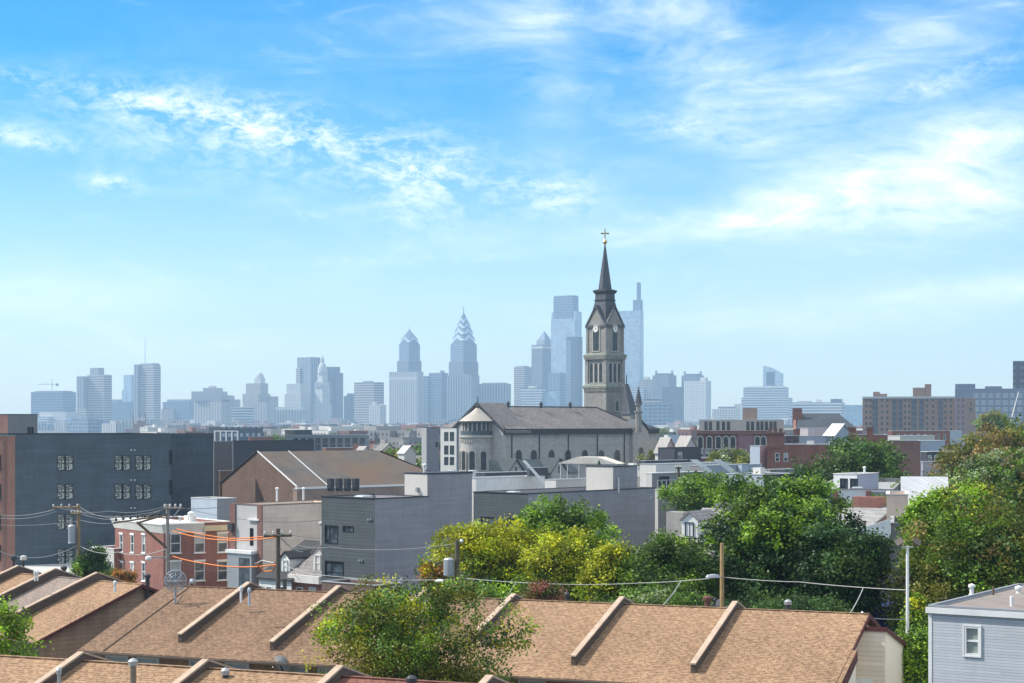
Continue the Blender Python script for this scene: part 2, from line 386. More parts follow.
# ---------------------------------------------------------------- camera, sky, sun, air
cam = bpy.data.cameras.new('camera'); co = bpy.data.objects.new('camera', cam); COL.objects.link(co); S.camera = co
co.location = (0, 0, CZ); co.rotation_euler = (PI/2, 0, 0); cam.sensor_width = 36; cam.lens = 36*F/1024
cam.shift_y = (HY-341.5)/1024; cam.clip_start = .5; cam.clip_end = 60000
S.view_settings.view_transform = 'Standard'; S.view_settings.look = 'None'; S.view_settings.gamma = 1; S.view_settings.use_curve_mapping = False
S.view_settings.exposure = EXPO = 1.12
SUN_AZ, SUN_EL = R(-80), R(46)
sd = Vector((math.sin(SUN_AZ)*math.cos(SUN_EL), math.cos(SUN_AZ)*math.cos(SUN_EL), math.sin(SUN_EL)))
sl = bpy.data.lights.new('sun', 'SUN'); sl.energy = 2.7; sl.angle = R(.5); sl.color = (1, .955, .88)
so = bpy.data.objects.new('sun', sl); COL.objects.link(so); so.rotation_euler = (-sd).to_track_quat('-Z', 'Y').to_euler(); so.location = (-50, -20, 90)
W = bpy.data.worlds.new('World'); S.world = W; W.use_nodes = True
wn, wl = W.node_tree.nodes, W.node_tree.links; bg = wn['Background']
sky = wn.new('ShaderNodeTexSky'); sky.sky_type = 'NISHITA'; sky.sun_disc = False; sky.sun_elevation = SUN_EL; sky.sun_rotation = SUN_AZ
sky.altitude = 100; sky.air_density = 1.0; sky.dust_density = .4; sky.ozone_density = 2.2
def wN(t, **k):
    n = wn.new(t)
    for a, b in k.items(): setattr(n, a, b)
    return n
def wM(op, a, b=0, c=None):
    n = wN('ShaderNodeMath', operation=op)
    for i, v in enumerate((a, b, c)):
        if v is None: continue
        if isinstance(v, bpy.types.NodeSocket): wl.new(v, n.inputs[i])
        else: n.inputs[i].default_value = v
    return n.outputs[0]
gen = wN('ShaderNodeTexCoord').outputs['Generated']
sx = wN('ShaderNodeSeparateXYZ'); wl.new(gen, sx.inputs[0])
az = wM('ARCTAN2', sx.outputs[0], sx.outputs[1]); el = wM('ARCSINE', sx.outputs[2])
ae = wN('ShaderNodeCombineXYZ'); wl.new(az, ae.inputs[0]); wl.new(el, ae.inputs[1]); AE = ae.outputs[0]
def wnoise(scale, rot, sxy, detail=7, rough=.62, dist=.6, off=(0, 0)):
    mp = wN('ShaderNodeMapping'); wl.new(AE, mp.inputs[0]); mp.inputs['Rotation'].default_value = (0, 0, R(rot)); mp.inputs['Scale'].default_value = (sxy[0], sxy[1], 1); mp.inputs['Location'].default_value = (off[0], off[1], 0)
    n = wN('ShaderNodeTexNoise'); wl.new(mp.outputs[0], n.inputs['Vector']); n.inputs['Scale'].default_value = scale
    n.inputs['Detail'].default_value = detail; n.inputs['Roughness'].default_value = rough; n.inputs['Distortion'].default_value = dist
    return n.outputs['Fac']
def blob(px, py, rx, ry, rot, amp):
    """a cloud bank at a compass bearing and height: radii in degrees"""
    a, e = math.atan((px-CX)/F), math.atan((HY-py)/F)
    mp = wN('ShaderNodeMapping', vector_type='TEXTURE'); wl.new(AE, mp.inputs[0]); mp.inputs['Location'].default_value = (a, e, 0)
    mp.inputs['Rotation'].default_value = (0, 0, R(rot)); mp.inputs['Scale'].default_value = (rx/F, ry/F, 1)
    ln = wN('ShaderNodeVectorMath', operation='LENGTH'); wl.new(mp.outputs[0], ln.inputs[0])
    g = wM('POWER', 2.718, wM('MULTIPLY', wM('MULTIPLY', ln.outputs['Value'], ln.outputs['Value']), -1.0))
    return wM('MULTIPLY', g, amp)
BL = [(230, 120, 150, 24, -7, .7), (140, 108, 70, 12, -4, .5), (330, 152, 130, 30, -14, .62), (425, 185, 58, 44, 15, .85), (545, 192, 58, 22, 0, .85), (20, 147, 46, 9, -8, 1.1), (110, 190, 30, 10, -6, .9), (12, 86, 32, 6, -12, .6),
      (310, 219, 20, 5, -4, .6), (252, 270, 14, 4, -10, .4), (200, 150, 160, 40, -8, .35), (690, 130, 70, 14, -12, .6), (960, 85, 110, 14, 16, .5), (720, 222, 130, 7, -3, .6), (400, 260, 160, 5, 2, .35)]
SF = [(915, 195, 165, 50, 10, .62), (955, 212, 80, 26, 5, .42), (900, 150, 120, 30, 18, .3), (800, 215, 130, 16, 4, .35), (940, 300, 150, 16, 4, .55), (990, 150, 110, 22, 14, .35), (860, 70, 190, 50, 22, .34), (740, 110, 120, 40, -30, .28), (545, 60, 34, 100, 10, .28), (490, 20, 120, 50, 10, .2), (660, 20, 110, 40, -20, .3), (760, 325, 200, 14, 0, .3), (40, 300, 120, 30, 0, .4), (150, 345, 240, 16, 0, .2), (560, 240, 160, 14, 2, .25), (240, 60, 200, 60, 0, .08)]
def total(lst):
    t = None
    for b in lst:
        v = blob(*b); t = v if t is None else wM('ADD', t, v)
    return t
n1 = wnoise(24, 8, (1, 2.4), 10, .68, .8); n2 = wnoise(95, -14, (1, 1.8), 8, .72, .7, (3, 1)); n3 = wnoise(9, 24, (1, 3.2), 9, .62, 1.2, (7, 2)); n4 = wnoise(14, -38, (1, 3.5), 9, .66, 1.4, (2, 9))
tex = wM('ADD', wM('MULTIPLY', n1, .58), wM('MULTIPLY', n2, .42))
dens = wM('MAXIMUM', wM('MULTIPLY', total(BL), wM('MULTIPLY_ADD', wM('SUBTRACT', tex, .5), 4.4, .26)), 0)
st = wM('ADD', wM('MULTIPLY', n3, .55), wM('MULTIPLY', n4, .45))
soft = wM('MAXIMUM', wM('MULTIPLY', total(SF), wM('MULTIPLY_ADD', wM('SUBTRACT', st, .5), 4.6, .8)), 0)
veil = wM('MULTIPLY', wM('MAXIMUM', wM('SUBTRACT', st, .53), 0), .9)
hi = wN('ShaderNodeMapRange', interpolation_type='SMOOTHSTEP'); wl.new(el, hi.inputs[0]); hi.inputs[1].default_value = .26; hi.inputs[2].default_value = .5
n5 = wnoise(3.2, 10, (1, 1.3), 8, .6, .5, (4, 4)); fill_c = wM('MULTIPLY', hi.outputs[0], wM('MAXIMUM', wM('MULTIPLY_ADD', wM('SUBTRACT', n5, .5), 4.0, .75), 0))   # unseen cloud overhead, added as neutral white fill light
dens = wM('ADD', wM('ADD', wM('ADD', dens, soft), veil), fill_c)
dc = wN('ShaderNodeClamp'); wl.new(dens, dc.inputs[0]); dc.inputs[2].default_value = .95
up = wM('GREATER_THAN', sx.outputs[2], .0)
hs = wN('ShaderNodeHueSaturation'); wl.new(sky.outputs[0], hs.inputs['Color']); hs.inputs['Saturation'].default_value = 1.78; hs.inputs['Value'].default_value = .535; hs.inputs['Hue'].default_value = .501
hm_ = wN('ShaderNodeMapRange', interpolation_type='SMOOTHSTEP'); wl.new(el, hm_.inputs[0]); hm_.inputs[1].default_value = .2; hm_.inputs[2].default_value = -.01; hm_.inputs[3].default_value = 0; hm_.inputs[4].default_value = .5
hb = wN('ShaderNodeMix', data_type='RGBA'); wl.new(hm_.outputs[0], hb.inputs[0]); wl.new(hs.outputs[0], hb.inputs[6]); hb.inputs[7].default_value = (2.05, 2.6, 3.1, 1)
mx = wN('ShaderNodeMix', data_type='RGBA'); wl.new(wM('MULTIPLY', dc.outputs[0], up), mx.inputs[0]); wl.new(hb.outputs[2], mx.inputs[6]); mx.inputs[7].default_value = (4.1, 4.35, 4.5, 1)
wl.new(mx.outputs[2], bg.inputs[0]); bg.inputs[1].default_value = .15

hz = bpy.data.materials.new('air_haze'); hz.use_nodes = True; hn = hz.node_tree.nodes; hl = hz.node_tree.links
hn.remove(hn['Principled BSDF']); pv = hn.new('ShaderNodeVolumePrincipled'); hl.new(pv.outputs[0], hn['Material Output'].inputs['Volume'])
pv.inputs['Color'].default_value = (.55, .78, 1, 1); pv.inputs['Density'].default_value = .000128; pv.inputs['Anisotropy'].default_value = .1
HZ = MB().box(-3200, -200, -1.5, 3200, 6600, 356).build('haze', hz); tag(HZ, 'pale blue air haze fading the far skyline', None, None, 'stuff')
S.cycles.volume_bounces = 1; S.cycles.max_bounces = 6; S.cycles.transparent_max_bounces = 8
# ---------------------------------------------------------------- ground
def sheet(name, m, x0, y0, x1, y1, z): return tag(MB().quad((x0, y0, z), (x1, y0, z), (x1, y1, z), (x0, y1, z)).build(name, m), None, None, None, 'structure')
gm = NT('ground_mix', .95); gm.col(gm.mix(gm.ramp(gm.noise(.02, 6), .4, .62), (.07, .075, .06), (.13, .125, .115))); sheet('ground', gm.mat, -9000, -300, 9000, 30000, 0)
asph = plain('asphalt', (.055, .055, .058), .9, .25, .4)
for nm, ox, oy, a, l, wd in (('road', -34, 128, 45, 90, 8), ('road', -60, 100, 40, 70, 7), ('alley', -26, 112, 22.5, 90, 4), ('road', 20, 66, 22.5, 120, 5)):
    o = MB().quad((-l/2, -wd/2, 0), (l/2, -wd/2, 0), (l/2, wd/2, 0), (-l/2, wd/2, 0)).build(nm, asph, None, (ox, oy, .004), -R(a)); tag(o, None, None, None, 'structure')
lot = plain('concrete_lot', (.5, .49, .46), .9, .15, .2)
o = MB().quad((-14, -14, 0), (30, -14, 0), (30, 12, 0), (-14, 12, 0)).build('parking_lot', lot, None, (-58, 208, .008), R(-35)); tag(o, None, None, None, 'structure')

# ---------------------------------------------------------------- far skyline
def tier(root, D, a, px0, px1, yt, m, yb=None, ratio=1.0, dpx=None, name='tier', kind='box', ytop2=None, inset=.35, dz=0):
    """one block of a tower; px0..px1 its width as seen, ratio = depth / front width"""
    k = (px0+px1)/2; P = (wx(k, D)-root.location.x, 0)
    Wp = (px1-px0)/F*D; aa = abs(R(a)); s = Wp/(math.cos(aa)+ratio*math.sin(aa)); hw, hd = s/2, s*ratio/2
    ca, sa = math.cos(-root.rotation_euler[2]), math.sin(-root.rotation_euler[2])
    cx, cy = P[0]*ca, P[0]*sa      # into the root's turned frame
    z1 = wz(yt, D); z0 = wz(yb, D) if yb is not None else 0
    mb = MB()
    if kind == 'box': mb.box(cx-hw, cy-hd, z0, cx+hw, cy+hd, z1)
    elif kind == 'pyr': mb.frustum(cx-hw, cy-hd, cx+hw, cy+hd, z0, cx-.3, cy-.3, cx+.3, cy+.3, z1)
    elif kind == 'taper': mb.frustum(cx-hw, cy-hd, cx+hw, cy+hd, z0, cx-hw*inset, cy-hd*inset, cx+hw*inset, cy+hd*inset, z1)
    elif kind == 'gables':       # steep gabled cap: four gables meeting in a ridged crown
        t = (z1-z0)
        v = [(cx-hw, cy-hd, z0), (cx+hw, cy-hd, z0), (cx+hw, cy+hd, z0), (cx-hw, cy+hd, z0), (cx, cy-hd, z0+t*.42), (cx+hw, cy, z0+t*.42), (cx, cy+hd, z0+t*.42), (cx-hw, cy, z0+t*.42), (cx, cy, z1)]
        mb.add(v, [(0, 1, 4), (1, 2, 5), (2, 3, 6), (3, 0, 7), (0, 4, 8), (4, 1, 8), (1, 5, 8), (5, 2, 8), (2, 6, 8), (6, 3, 8), (3, 7, 8), (7, 0, 8)])
    elif kind == 'cyl': mb.ring([(Wp/2, z0), (Wp/2, z1)], 20, (cx, cy))
    elif kind == 'dome': mb.ring([(Wp/2*math.cos(t*PI/12), z0+(z1-z0)*math.sin(t*PI/12)) for t in range(6)]+[(.1, z1)], 16, (cx, cy))
    elif kind == 'curve':        # roofline bowed up to one side
        n = 8; mb.prism([(cx-hw, z0), (cx+hw, z0)]+[(cx+hw-2*hw*i/n, z1-(z1-z0)*.12*(1-math.cos(PI*.5*(1-i/n)))*1.0) for i in range(n+1)], 'y', cy-hd, cy+hd)
    elif kind == 'mast': mb.ring([(max(.4, hw), z0), (max(.2, hw*.35), z1)], 6, (cx, cy))
    mb.build(name, m, root); return root
def tower(name, label, D, a, tiers, cat='tower', group=None):
    k = (tiers[0][0]+tiers[0][1])/2
    r = empty(name, (wx(k, D), D, 0), -R(a), label, cat, group)
    for t in tiers:
        kw = t[4] if len(t) > 4 else {}
        tier(r, D, a, t[0], t[1], t[2], t[3], **kw)
    return r
fGB = facade('glass_blue', (.2, .25, .31), (.05, .09, .14), 6, 8, .6, .75); fGB2 = facade('glass_pale', (.34, .42, .48), (.2, .3, .38), 6, 7, .7, .75)
fSTR = facade('ribbon_beige', (.44, .39, .35), (.05, .06, .08), 5.2, 400, .5, 1); fSTRw = facade('ribbon_white', (.55, .54, .52), (.08, .11, .15), 5.2, 400, .5, 1)
fVER = facade('piers_grey', (.3, .3, .31), (.05, .07, .1), 400, 6.5, 1, .5); fVERp = facade('piers_pale', (.46, .43, .4), (.16, .18, .2), 400, 6, 1, .42)
fPUN = facade('punched_tan', (.36, .31, .27), (.05, .06, .08), 5, 6, .55, .5); fPUNw = facade('punched_white', (.56, .54, .5), (.16, .18, .2), 4, 5, .5, .5)
fDK = facade('dark_glass', (.06, .08, .11), (.045, .06, .085), 4, 6, .7, .8); fPNK = facade('pink_granite', (.36, .27, .26), (.1, .1, .13), 4, 4, .5, .5)
fGRN = facade('granite_glass', (.17, .18, .2), (.05, .075, .11), 4.2, 5, .6, .62); PALE = plain('pale_limestone', (.5, .48, .44), .9, .15, .05); GREYC = plain('grey_cladding', (.25, .26, .28), .6, .1, .05)
fSIL = facade('silver_glass', (.36, .42, .47), (.26, .33, .39), 4.2, 8, .85, .9, .2); fCHV = plain('crown_glass', (.13, .17, .22), .6, .1, .1); fCHL = plain('crown_band', (.52, .6, .67), .4, .05, .1)
BRK = plain('far_brick', (.2, .12, .1), .9, .15, .05)

tower('glass_block', 'wide glass office block with a rounded front, crane above its roof', 4100, 20, [(32, 75, 392, fGB, {'ratio': .6}), (36, 72, 391, GREYC, {'ratio': .5, 'yb': 393})], 'office block')
r = empty('tower_crane', (wx(52, 4150), 4150, 0), 0, 'tower crane standing over the wide glass office block', 'crane')
c = lambda px, py: (wx(px, 4150)-r.location.x, 0, wz(py, 4150))
MB().tube([c(52, 430), c(52, 379)], 1.0, 4).build('mast', OFFW, r); MB().tube([c(38, 384.2), c(58, 384)], .9, 4).tube([c(52, 379.5), c(42, 384)], .35, 4).build('jib', OFFW, r)
MB().box(c(56, 0)[0], -2, c(0, 386)[2], c(58.5, 0)[0], 2, c(0, 383.5)[2]).build('counterweight', GREYC, r)
tower('office_block', 'low pale office block in front of the wide glass block', 3900, 25, [(40, 78, 412, fPUNw, {'ratio': .6}), (24, 60, 417, fSTRw, {'ratio': .6})], 'office block')
tower('striped_tower', 'striped stone office tower with a stepped square cap, near the crane', 4000, 30, [(87, 112, 375, fSTR, {'ratio': .5}), (77, 90, 376.5, fVER, {}), (90, 104, 368, GREYC, {'yb': 376, 'ratio': .7}), (77, 95, 409, fSTR, {})])
tower('apartment_tower', 'low blue apartment slab between the striped tower and the slab with antenna', 4300, 20, [(110, 136, 402, fGB, {'ratio': .5}), (112, 122, 399.5, GREYC, {'yb': 403})])
tower('apartment_tower', 'slim pale tower standing behind the ribbed slab with antenna', 4500, 30, [(124, 138, 375, fGB2, {}), (122, 130, 390, fGB2, {})])
tower('ribbed_tower', 'ribbed grey slab tower with a thin tall antenna on its roof', 4050, 35, [(134, 161.5, 366, fSTR, {'ratio': .35}), (134, 142, 364.5, fVER, {}), (140, 160, 363.5, GREYC, {'yb': 366, 'ratio': .5}), (144.6, 145.6, 336, METAL, {'yb': 364, 'kind': 'mast', 'name': 'antenna'})])
r = tower('power_plant', 'dark old power plant with three brick smoke stacks', 2500, 15, [(126, 160, 429, BRK, {'ratio': .6}), (133, 150, 424, BRK, {'ratio': .6}), (137, 146, 421, BRK, {'ratio': .6})], 'power plant')
for k in (133.2, 139.3, 145.4): tier(r, 2500, 15, k-1.5, k+1.5, 413, BRK, name='smoke_stack', kind='mast')
tower('hospital_block', 'bulky blue grey block with rooftop plant, left of the ornate roof', 4300, 20, [(163, 196, 402, fGB, {'ratio': .5}), (167, 194, 399.5, GREYC, {'yb': 403, 'ratio': .4}), (162, 180, 409, fPUN, {})], 'hospital')
tower('ornate_block', 'broad old apartment block with an ornate stepped roof peak', 4400, 15, [(192, 227, 391.5, fPUN, {'ratio': .5}), (204, 222, 388, fPUN, {'yb': 392}), (209, 216, 386, PALE, {'yb': 389}), (222, 234, 395.5, fPUN, {}), (228, 240, 399.5, fPUN, {})], 'apartment block')
tower('banded_apartment', 'blue banded apartment block with white piers before the ornate roof', 3300, 25, [(194, 231, 402, fVERp, {'ratio': .5}), (196, 212, 400.5, fGB, {'yb': 402}), (222, 229, 399.8, fDK, {'yb': 402})], 'apartment block')
tower('office_block', 'cream office block with ribbon windows next to the banded apartments', 3500, 10, [(231, 254, 407, fSTRw, {'ratio': .5})], 'office block')
tower('stepped_tower', 'old stepped stone tower with a round topped lantern', 4300, 30, [(243, 270, 394, fPUN, {}), (246, 268, 383.5, fPUN, {'ratio': .7}), (254.5, 265, 378, PALE, {'yb': 384}), (255.5, 264, 372, PALE, {'yb': 378, 'kind': 'dome'}), (264, 278, 396.5, fPUN, {})])
tower('office_block', 'pinkish windowless looking block below the lantern tower', 3600, 20, [(253, 273, 402.5, fVERp, {})], 'office block')
tower('columned_block', 'broad pale block with a row of tall columns at its top', 3700, 10, [(272, 309, 410, fVERp, {'ratio': .6}), (276, 304, 407, PALE, {'yb': 410, 'ratio': .4})], 'office block')
tower('stepped_block', 'pale stepped block rising behind the columned block', 4100, 25, [(285, 310, 394, fPUNw, {}), (287, 308, 384, fPUNw, {})], 'office block')
tower('slab_tower', 'tall flat topped slab tower with a dark vertical recess', 4500, 40, [(297, 320.5, 357.5, fVER, {'ratio': .7}), (296, 304, 368, fSTR, {}), (303, 308, 359, fDK, {})])
# pale clock tower with a statue
D = 4100
r = tower('civic_tower', 'pale ornate stone clock tower with a tall domed top and statue', D, 40, [(315, 330, 386, fPUNw, {}), (316.5, 328.5, 381, PALE, {'yb': 386}), (315.5, 329.5, 383.5, PALE, {'yb': 386, 'name': 'cornice'}), (317.5, 327.5, 373.5, PALE, {'yb': 381}), (317.5, 327.5, 362, PALE, {'yb': 373.5, 'kind': 'dome', 'name': 'dome'}), (320.7, 324.3, 358.5, PALE, {'yb': 363, 'kind': 'cyl'}), (321.9, 323.1, 354, BRK, {'yb': 358.5, 'kind': 'mast', 'name': 'statue'}), (313.5, 331.5, 405, fPUNw, {})], 'clock tower')
for sx_ in (-1, 1):
    MB().ring([(6.5, -0.4), (6.5, .4)], 16).build('clock_face', GREYC, r, ((wx(322.5+sx_*3.1, D)-r.location.x)*math.cos(R(40)) + (-11 if sx_ < 0 else 11)*0, -14, wz(384.8, D)), 0).rotation_euler = (PI/2, 0, 0)
tower('dark_tower', 'dark blue glass tower with a lower notch, behind the pale clock tower', 4500, 30, [(325, 340, 367, fDK, {}), (328, 343, 373, fDK, {})])
tower('office_block', 'small dark stepped block beside the dark blue tower', 4200, 20, [(344, 355, 396, fDK, {}), (347, 354, 393.5, fDK, {})], 'office block')
tower('striped_block', 'square striped office building with a small raised roof box', 3900, 35, [(354, 384, 382.5, fSTR, {'ratio': .6}), (363, 373, 381, GREYC, {'yb': 383, 'ratio': .5})], 'office block')
tower('ornate_block', 'little cream building with a stepped roof below the square striped office', 3400, 25, [(369, 386, 405, fPUNw, {}), (372, 377, 402, PALE, {'yb': 405}), (380, 384, 404, PALE, {'yb': 406})], 'building')
def crown(px, lev, D, a=45):
    """stacked gables, dark glass and pale bands in turn, which read as chevrons"""
    out = []
    for i, (hw_, yb_, hh) in enumerate(lev): out.append((px-hw_, px+hw_, yb_-hh, fCHV if i % 2 == 0 else fCHL, {'yb': yb_, 'kind': 'gables', 'name': 'crown'}))
    return out
tower('gabled_tower', 'blue glass skyscraper with a rounded gabled crown and no long spire', 4450, 45, [(397, 421.5, 361, fGRN, {}), (399, 420, 345, fGB, {'yb': 361})]+crown(409.4, [(10.5, 345, 13.5), (9.6, 342.5, 13), (8.9, 340, 11)], 4450)+[(408.8, 410, 326.5, GREYC, {'yb': 334, 'kind': 'mast', 'name': 'finial'})], 'skyscraper')
tower('hotel_block', 'broad pale block with arched top windows under the gabled skyscraper', 4200, 25, [(389, 423.5, 372, fVERp, {'ratio': .4}), (389.4, 423.1, 377, PALE, {'yb': 380, 'ratio': .42})], 'office block')
tower('office_block', 'blue block between the two gabled skyscrapers, small box on its roof', 4300, 25, [(429, 448, 373, fGB, {}), (440, 444.5, 370.5, GREYC, {'yb': 373}), (422, 431, 376, fGB, {})], 'office block')
# gabled tower with needle: stacked gables give the chevrons
D = 4300
r = tower('needle_tower', 'blue glass skyscraper with stacked chevron gables and a needle spire', D, 45, [(448.8, 478.3, 362, fGRN, {}), (450.5, 476.8, 345, fGB, {'yb': 362})]+crown(463.6, [(13.1, 345, 15), (12.3, 341, 14), (11.6, 338.8, 14), (10.4, 334.5, 13), (9.6, 332.2, 13), (8.0, 328.5, 12), (7.2, 326, 11.5), (5.6, 323, 10), (4.6, 321, 9)], D)+[(462.4, 464.7, 306, GREYC, {'yb': 322, 'kind': 'mast', 'name': 'spire'})], 'skyscraper')
tower('office_block', 'ribbed grey block at the foot of the chevron skyscraper', 4150, 25, [(446, 479.5, 375.5, fVER, {'ratio': .5}), (462, 470, 374.5, GREYC, {'yb': 376})], 'office block')
tower('office_block', 'low wide blue block with a slightly domed roofline by the chevron skyscraper', 4200, 15, [(479, 511, 384, fVER, {'ratio': .6}), (482, 508, 382.8, GREYC, {'yb': 384.5, 'ratio': .4})], 'office block')
tower('apartment_tower', 'plain pale blue tower left of the pyramid topped tower', 4400, 35, [(514, 532, 367, fSTR, {}), (516, 529, 366, GREYC, {'yb': 367.5})])
tower('pyramid_tower', 'granite tower topped by a glass pyramid', 4350, 40, [(531.5, 551, 345, fGRN, {}), (531, 551.5, 346.5, PALE, {'yb': 349, 'name': 'cornice'}), (536.5, 551, 340.5, GREYC, {'yb': 345}), (537, 551.5, 331, fCHV, {'yb': 340.5, 'kind': 'pyr', 'name': 'roof'})], 'skyscraper')
tower('office_block', 'white low office block at the foot of the pyramid topped tower', 3700, 25, [(521, 546, 388, fSTRw, {'ratio': .5}), (530, 560, 392, fGB2, {'ratio': .4}), (528, 537, 386, PALE, {'yb': 389})], 'office block')
tower('glass_skyscraper', 'tall silver glass skyscraper with a narrower square top', 4250, 30, [(551, 581, 319, fSIL, {'ratio': .45}), (553.5, 578.5, 296.5, fGB, {'yb': 321, 'ratio': .5}), (551.6, 581.6, 312, fSIL, {'yb': 340, 'ratio': .40, 'name': 'shoulder'}), (554.5, 577.5, 295.8, GREYC, {'yb': 297, 'ratio': .5})], 'skyscraper')
tower('glass_tower', 'pinkish blue glass tower standing in front of the silver skyscraper', 3950, 35, [(566, 582.5, 337, fDK, {'ratio': .8}), (566, 574, 340, fGB, {})])
tower('office_block', 'blue mid rise block before the tall silver skyscraper', 3900, 30, [(548, 566, 373, fGB, {})], 'office block')
tower('glass_skyscraper', 'tallest glass tower with a slender mast, right behind the church steeple', 4350, 25, [(616, 643.5, 311, fSIL, {'ratio': .4}), (632.8, 643, 300, fGB, {'yb': 311}), (636.6, 641, 282.5, fGB, {'yb': 301, 'name': 'mast'})], 'skyscraper')
tower('apartment_tower', 'stepped pale towers close behind the church pinnacle', 4200, 20, [(638, 656, 379.5, fPUN, {}), (630, 648, 388, fSTRw, {}), (643, 650, 377, PALE, {'yb': 380})])
r = tower('crowned_tower', 'dark tower with a horned crown, nearer the steeple', 4400, 35, [(652.5, 676.5, 375.5, fGRN, {'ratio': .8}), (655, 674, 373.5, fDK, {'yb': 376}), (655.2, 657.4, 370.5, GREYC, {'yb': 374}), (671, 673.2, 370.5, GREYC, {'yb': 374})], 'skyscraper')
tower('crowned_tower', 'dark tower with a horned crown behind the pale ribbed slab', 4400, 35, [(681.5, 704, 375.5, fGRN, {'ratio': .8}), (684, 702, 374, fDK, {'yb': 376}), (683.6, 685.8, 371, GREYC, {'yb': 374}), (699.5, 701.8, 371, GREYC, {'yb': 374})], 'skyscraper')
tower('apartment_tower', 'pale punched window apartment slab in front of a horned tower', 3800, 30, [(684, 711, 381, fPUNw, {'ratio': .5}), (700, 708, 377.5, PALE, {'yb': 382})])
tower('office_block', 'dark blue mid rise between the two horned towers', 4000, 25, [(662, 685, 387, fDK, {'ratio': .5})], 'office block')
tower('banded_block', 'blue and brick banded block with low wings beside the church', 3000, 20, [(641, 674, 403, fGB, {'ratio': .5}), (643, 662, 399, fSTR, {'yb': 404, 'ratio': .5})], 'office block')
tower('office_block', 'row of small white flats left of the curved topped tower', 3300, 15, [(712, 741, 409, fPUNw, {'ratio': .4}), (718, 736, 406.5, fSTRw, {'yb': 410, 'ratio': .4}), (734, 741, 404, PALE, {'yb': 410})], 'apartment block')
tower('curved_tower', 'glass tower with a sloped curved top over a wide banded block', 4300, 25, [(763, 783.5, 366, fSIL, {'kind': 'curve', 'ratio': .5}), (766, 777, 372, fDK, {'yb': 385})])
tower('banded_block', 'wide pale banded office block below the curved glass tower', 4000, 20, [(743, 789, 387.5, fSTRw, {'ratio': .5}), (745, 786, 386.5, PALE, {'yb': 388, 'ratio': .4}), (741, 793, 398, fSTRw, {'ratio': .5})], 'office block')
tower('hospital_block', 'long pale hospital block with stepped rooftop plant', 3400, 20, [(790, 845, 402.5, fSTRw, {'ratio': .4}), (797, 812, 401, PALE, {'yb': 403}), (830, 843, 399, fDK, {'yb': 403}), (816, 822, 399.5, PALE, {'yb': 403})], 'hospital')
tower('glass_block', 'low pale glass block between the long hospital and the brown apartments', 3300, 15, [(843, 864, 405, fGB2, {'ratio': .5})], 'office block')
# low mass of buildings along the foot of the skyline, each one a thing
rr = random.Random(3)
FM = [fPUN, fPUNw, fSTRw, fSTR, fVERp, fPNK, fGB, fVER]
proto = {}
for i in range(84):
    px = 20+i*10.1+rr.uniform(-5, 5); 
    D = rr.uniform(2700, 3900); k = rr.randrange(len(FM)); w = rr.choice((26, 34, 46, 60)); h = rr.choice((8, 11, 15, 20))
    if px > 860: continue
    key = (k, w, h)
    if key not in proto:
        mb = MB().box(-w/2, -w*.35, 0, w/2, w*.35, h); mb.box(-w*.2, -w*.1, h, w*.15, w*.2, h+4)
        proto[key] = mb.mesh('city_block', FM[k])
    o = bpy.data.objects.new('city_block', proto[key]); COL.objects.link(o); o.location = (wx(px, D), D, 0); o.rotation_euler[2] = -R(rr.choice((12, 25, 40)))
    side = 'left of the church' if px < 500 else 'right of the church steeple' if px < 760 else 'toward the brown apartment slab'
    kk = ['tan punched window', 'white punched window', 'white banded', 'beige banded', 'pale ribbed', 'pink granite', 'blue glass', 'grey ribbed'][k]
    tag(o, f'low {kk} block at the skyline foot, {side}', 'building', f'low {kk} blocks at the skyline foot, {side}')
# ---------------------------------------------------------------- church
ST = stone('church_granite', (.44, .405, .37), .7, .34, .12); ST2 = stone('tower_granite', (.27, .25, .222), .9, .42, .22); SLT = slate('church_slate', (.165, .148, .138), .42); SLD = slate('steeple_slate', (.085, .088, .098), .35); DKC = plain('dark_cornice', (.035, .036, .04), .6)
GRN = plain('copper_stain_stone', (.2, .21, .17), .9, .35, .8); VOID = plain('belfry_void', (.012, .013, .015), .8, 0)
A45 = 45; Dc = 400
ch = B('church', 'big grey stone church with a slate roof and a tall pointed bell tower', 'church', 440.5, 504.5, 657, Dc, 431.5, A45, ST, ST, H=15.0, kind='none')
w, L, H = ch.w, ch.L, 15.0; cr = ch.root
for px in (518.5, 533.6, 551.2, 567.8, 584.6, 601, 617, 639):
    ch.win('s', px-2.6, 450, px+2.6, 463, 'arch', size=(2.0, 3.2))
for px in (449, 457): ch.win('f', px-1.5, 441, px+1.5, 449, 'arch', size=(.9, 2.4))
mb = MB(); ch.face(mb, -w, ch.hf, lambda t, z, e: (t, e, z), 0, H); ch.face(mb, L, ch.hs, lambda t, z, e: (-e, t, z), 0, H)
mb.quad((-w, 0, 0), (-w, L, 0), (-w, L, H), (-w, 0, H)); mb.quad((-w, L, 0), (0, L, 0), (0, L, H), (-w, L, H)); mb.build('wall', ST, cr)
RZ = 20.5; Lr = 46
MB().add([(-w-.6, -.5, H+.5), (.6, -.5, H+.5), (.6, Lr, H+.5), (-w-.6, Lr, H+.5), (-w/2, 7, RZ), (-w/2, Lr-5, RZ)], [(0, 1, 4), (1, 2, 5, 4), (2, 3, 5), (3, 0, 4, 5)]).build('roof', SLT, cr)
k = MB(); k.box(-w-.7, -.6, H-.75, .7, L+.1, H+.48); k.build('cornice', DKC, cr)
k = MB(); k.tube([(-w/2, 7, RZ+.03), (-w/2, Lr-5, RZ+.03)], .16, 6); k.tube([(.6, -.5, H+.55), (-w/2, 7, RZ+.05)], .14, 5).tube([(.6, Lr, H+.55), (-w/2, Lr-5, RZ+.05)], .22, 5); k.build('ridge_cap', DKC, cr)
